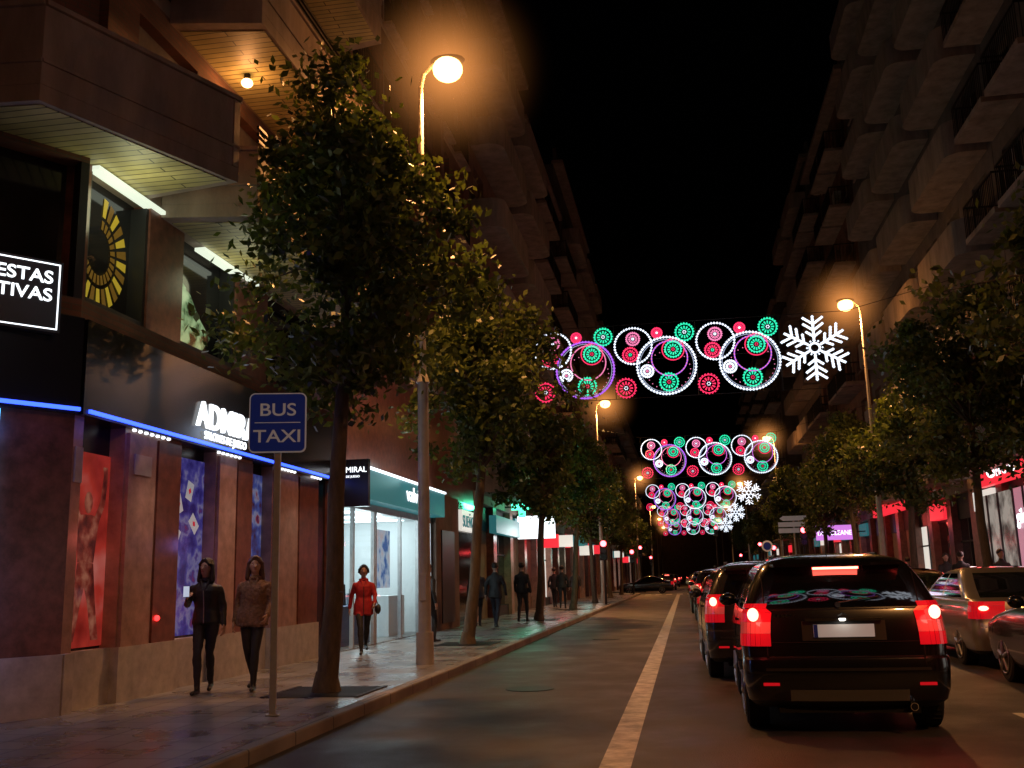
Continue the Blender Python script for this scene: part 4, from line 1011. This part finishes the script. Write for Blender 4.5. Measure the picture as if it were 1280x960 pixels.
    if zip_m:
        cb.cyl((0, -.128*ts, 1.27), (sway*.6, -.115*cw, 1.06), .007, .007, zip_m, 6); cb.cyl((sway*.6, -.115*cw, 1.06), (sway, -.138*cw, coat_hem+.01), .007, .007, zip_m, 6)
    if cb.v: cb.build('collar', e)
    if bag:
        bb = MB(); (bxx, byy, bzz) = bag
        bb.sph((bxx, byy, bzz), (.06, .13, .1), M['dark'], 14, 8); bb.cyl((bxx, byy-.06, bzz+.08), (bxx*.75, 0, bzz+.35), .008, .008, M['dark'], 6); bb.cyl((bxx, byy+.06, bzz+.08), (bxx*.75, .02, bzz+.35), .008, .008, M['dark'], 6)
        bb.build('handbag', e)
    return e
black_c = mat('cloth_black', (.018, .018, .02), .7, var=.3, scale=20); leather = mat('leather_black', (.015, .015, .018), .35, var=.3, scale=15, bump=.3)
jeans = mat('jeans_dark', (.02, .02, .03), .8); tan = mat('fur_tan', (.24, .14, .095), .95, var=.5, scale=30, bump=1, bscale=80); redc = mat('coat_red', (.4, .015, .02), .7, var=.2, scale=20)
hairD = mat('hair_dark', (.02, .012, .01), .5, var=.4, scale=25, bump=.5, bscale=90, stretch=(1, 1, .1)); hairB = mat('hair_brown', (.07, .03, .015), .5, var=.4, scale=25, bump=.5, bscale=90)
shoe = mat('shoe_black', (.01, .01, .01), .3); grey_c = mat('cloth_grey', (.05, .05, .055), .8); zipm = mat('zip_metal', (.4, .4, .4), .3, 1)
w1 = person('walking_woman', (-6.0, 12.1, .12), rad(12), 1.64, [(.045, -.2, 0, .03), (-.02, .2, .05, .09)], [((-.235, .03, 1.1), (-.17, -.17, 1.19)), ((.215, .05, 1.08), (.24, .0, .85))], leather, jeans, shoe, hairD, 'long', coat_w=1.12, coat_hem=.86, sway=.02, collar=leather, zip_m=zipm, headyaw=-.3)
b = MB(); b.box(-.20, -.13, -.31, -.30, 1.2, 1.33, emat('phone_screen', (.7, .8, 1), .6)); b.box(-.202, -.128, -.299, -.291, 1.195, 1.335, M['black']); b.build('phone', w1)
w2 = person('walking_woman', (-5.5, 12.45, .12), rad(10), 1.66, [(.03, .2, .05, .09), (-.01, -.2, 0, .02)], [((-.22, .06, 1.09), (-.25, .0, .86)), ((.22, -.0, 1.1), (.2, -.16, .93))], tan, black_c, shoe, hairB, 'long', coat_w=1.25, coat_hem=.8, furry=True, sway=-.02, collar=tan, headyaw=.25)
w3 = person('walking_woman', (-6.0, 18.5, .12), rad(20), 1.62, [(.02, -.28, 0, .03), (-.01, .3, .09, .1)], [((-.225, .08, 1.1), (-.26, .1, .87)), ((.22, -.04, 1.1), (.2, -.2, .95))], redc, black_c, shoe, hairD, 'bob', coat_w=1.15, coat_hem=.74, bag=(.27, -.08, .84), collar=redc, zip_m=black_c)
for i, (x, y, rz, hgt, tm, lg, st) in enumerate(((-5.2, 27.7, 180, 1.75, black_c, jeans, .28), (-4.98, 31.0, 172, 1.78, black_c, grey_c, .2), (-5.85, 28.4, 188, 1.7, grey_c, black_c, .14), (-5.55, 21.6, 150, 1.68, black_c, black_c, .12), (-5.9, 46, 180, 1.75, black_c, jeans, .2), (-5.4, 50, 10, 1.7, grey_c, black_c, .25), (-6.1, 57, 0, 1.75, black_c, jeans, .25), (-5.3, 44, 180, 1.8, black_c, jeans, .25),
    (7.9, 33, 0, 1.75, black_c, jeans, .2), (7.6, 37, 180, 1.7, grey_c, jeans, .25), (8.2, 28.5, 10, 1.75, grey_c, jeans, .1), (7.7, 30.5, 170, 1.75, black_c, jeans, .2))):
    sg = 1 if i % 2 else -1
    person('pedestrian', (x, y, .12), rad(rz), hgt, [(0, -st*sg, .03 if sg < 0 else 0, .05), (0, st*sg, .03 if sg > 0 else 0, .06)], [((-.235, .08*sg, 1.08), (-.26, .08*sg-.05, .84)), ((.235, -.08*sg, 1.08), (.25, -.1*sg-.05, .86))], tm, lg, shoe, hairD, 'short' if i != 5 else 'bob', coat_w=1.12+.05*(i % 3), coat_hem=.78+.04*(i % 2), bulk=1.08, vox=.02)
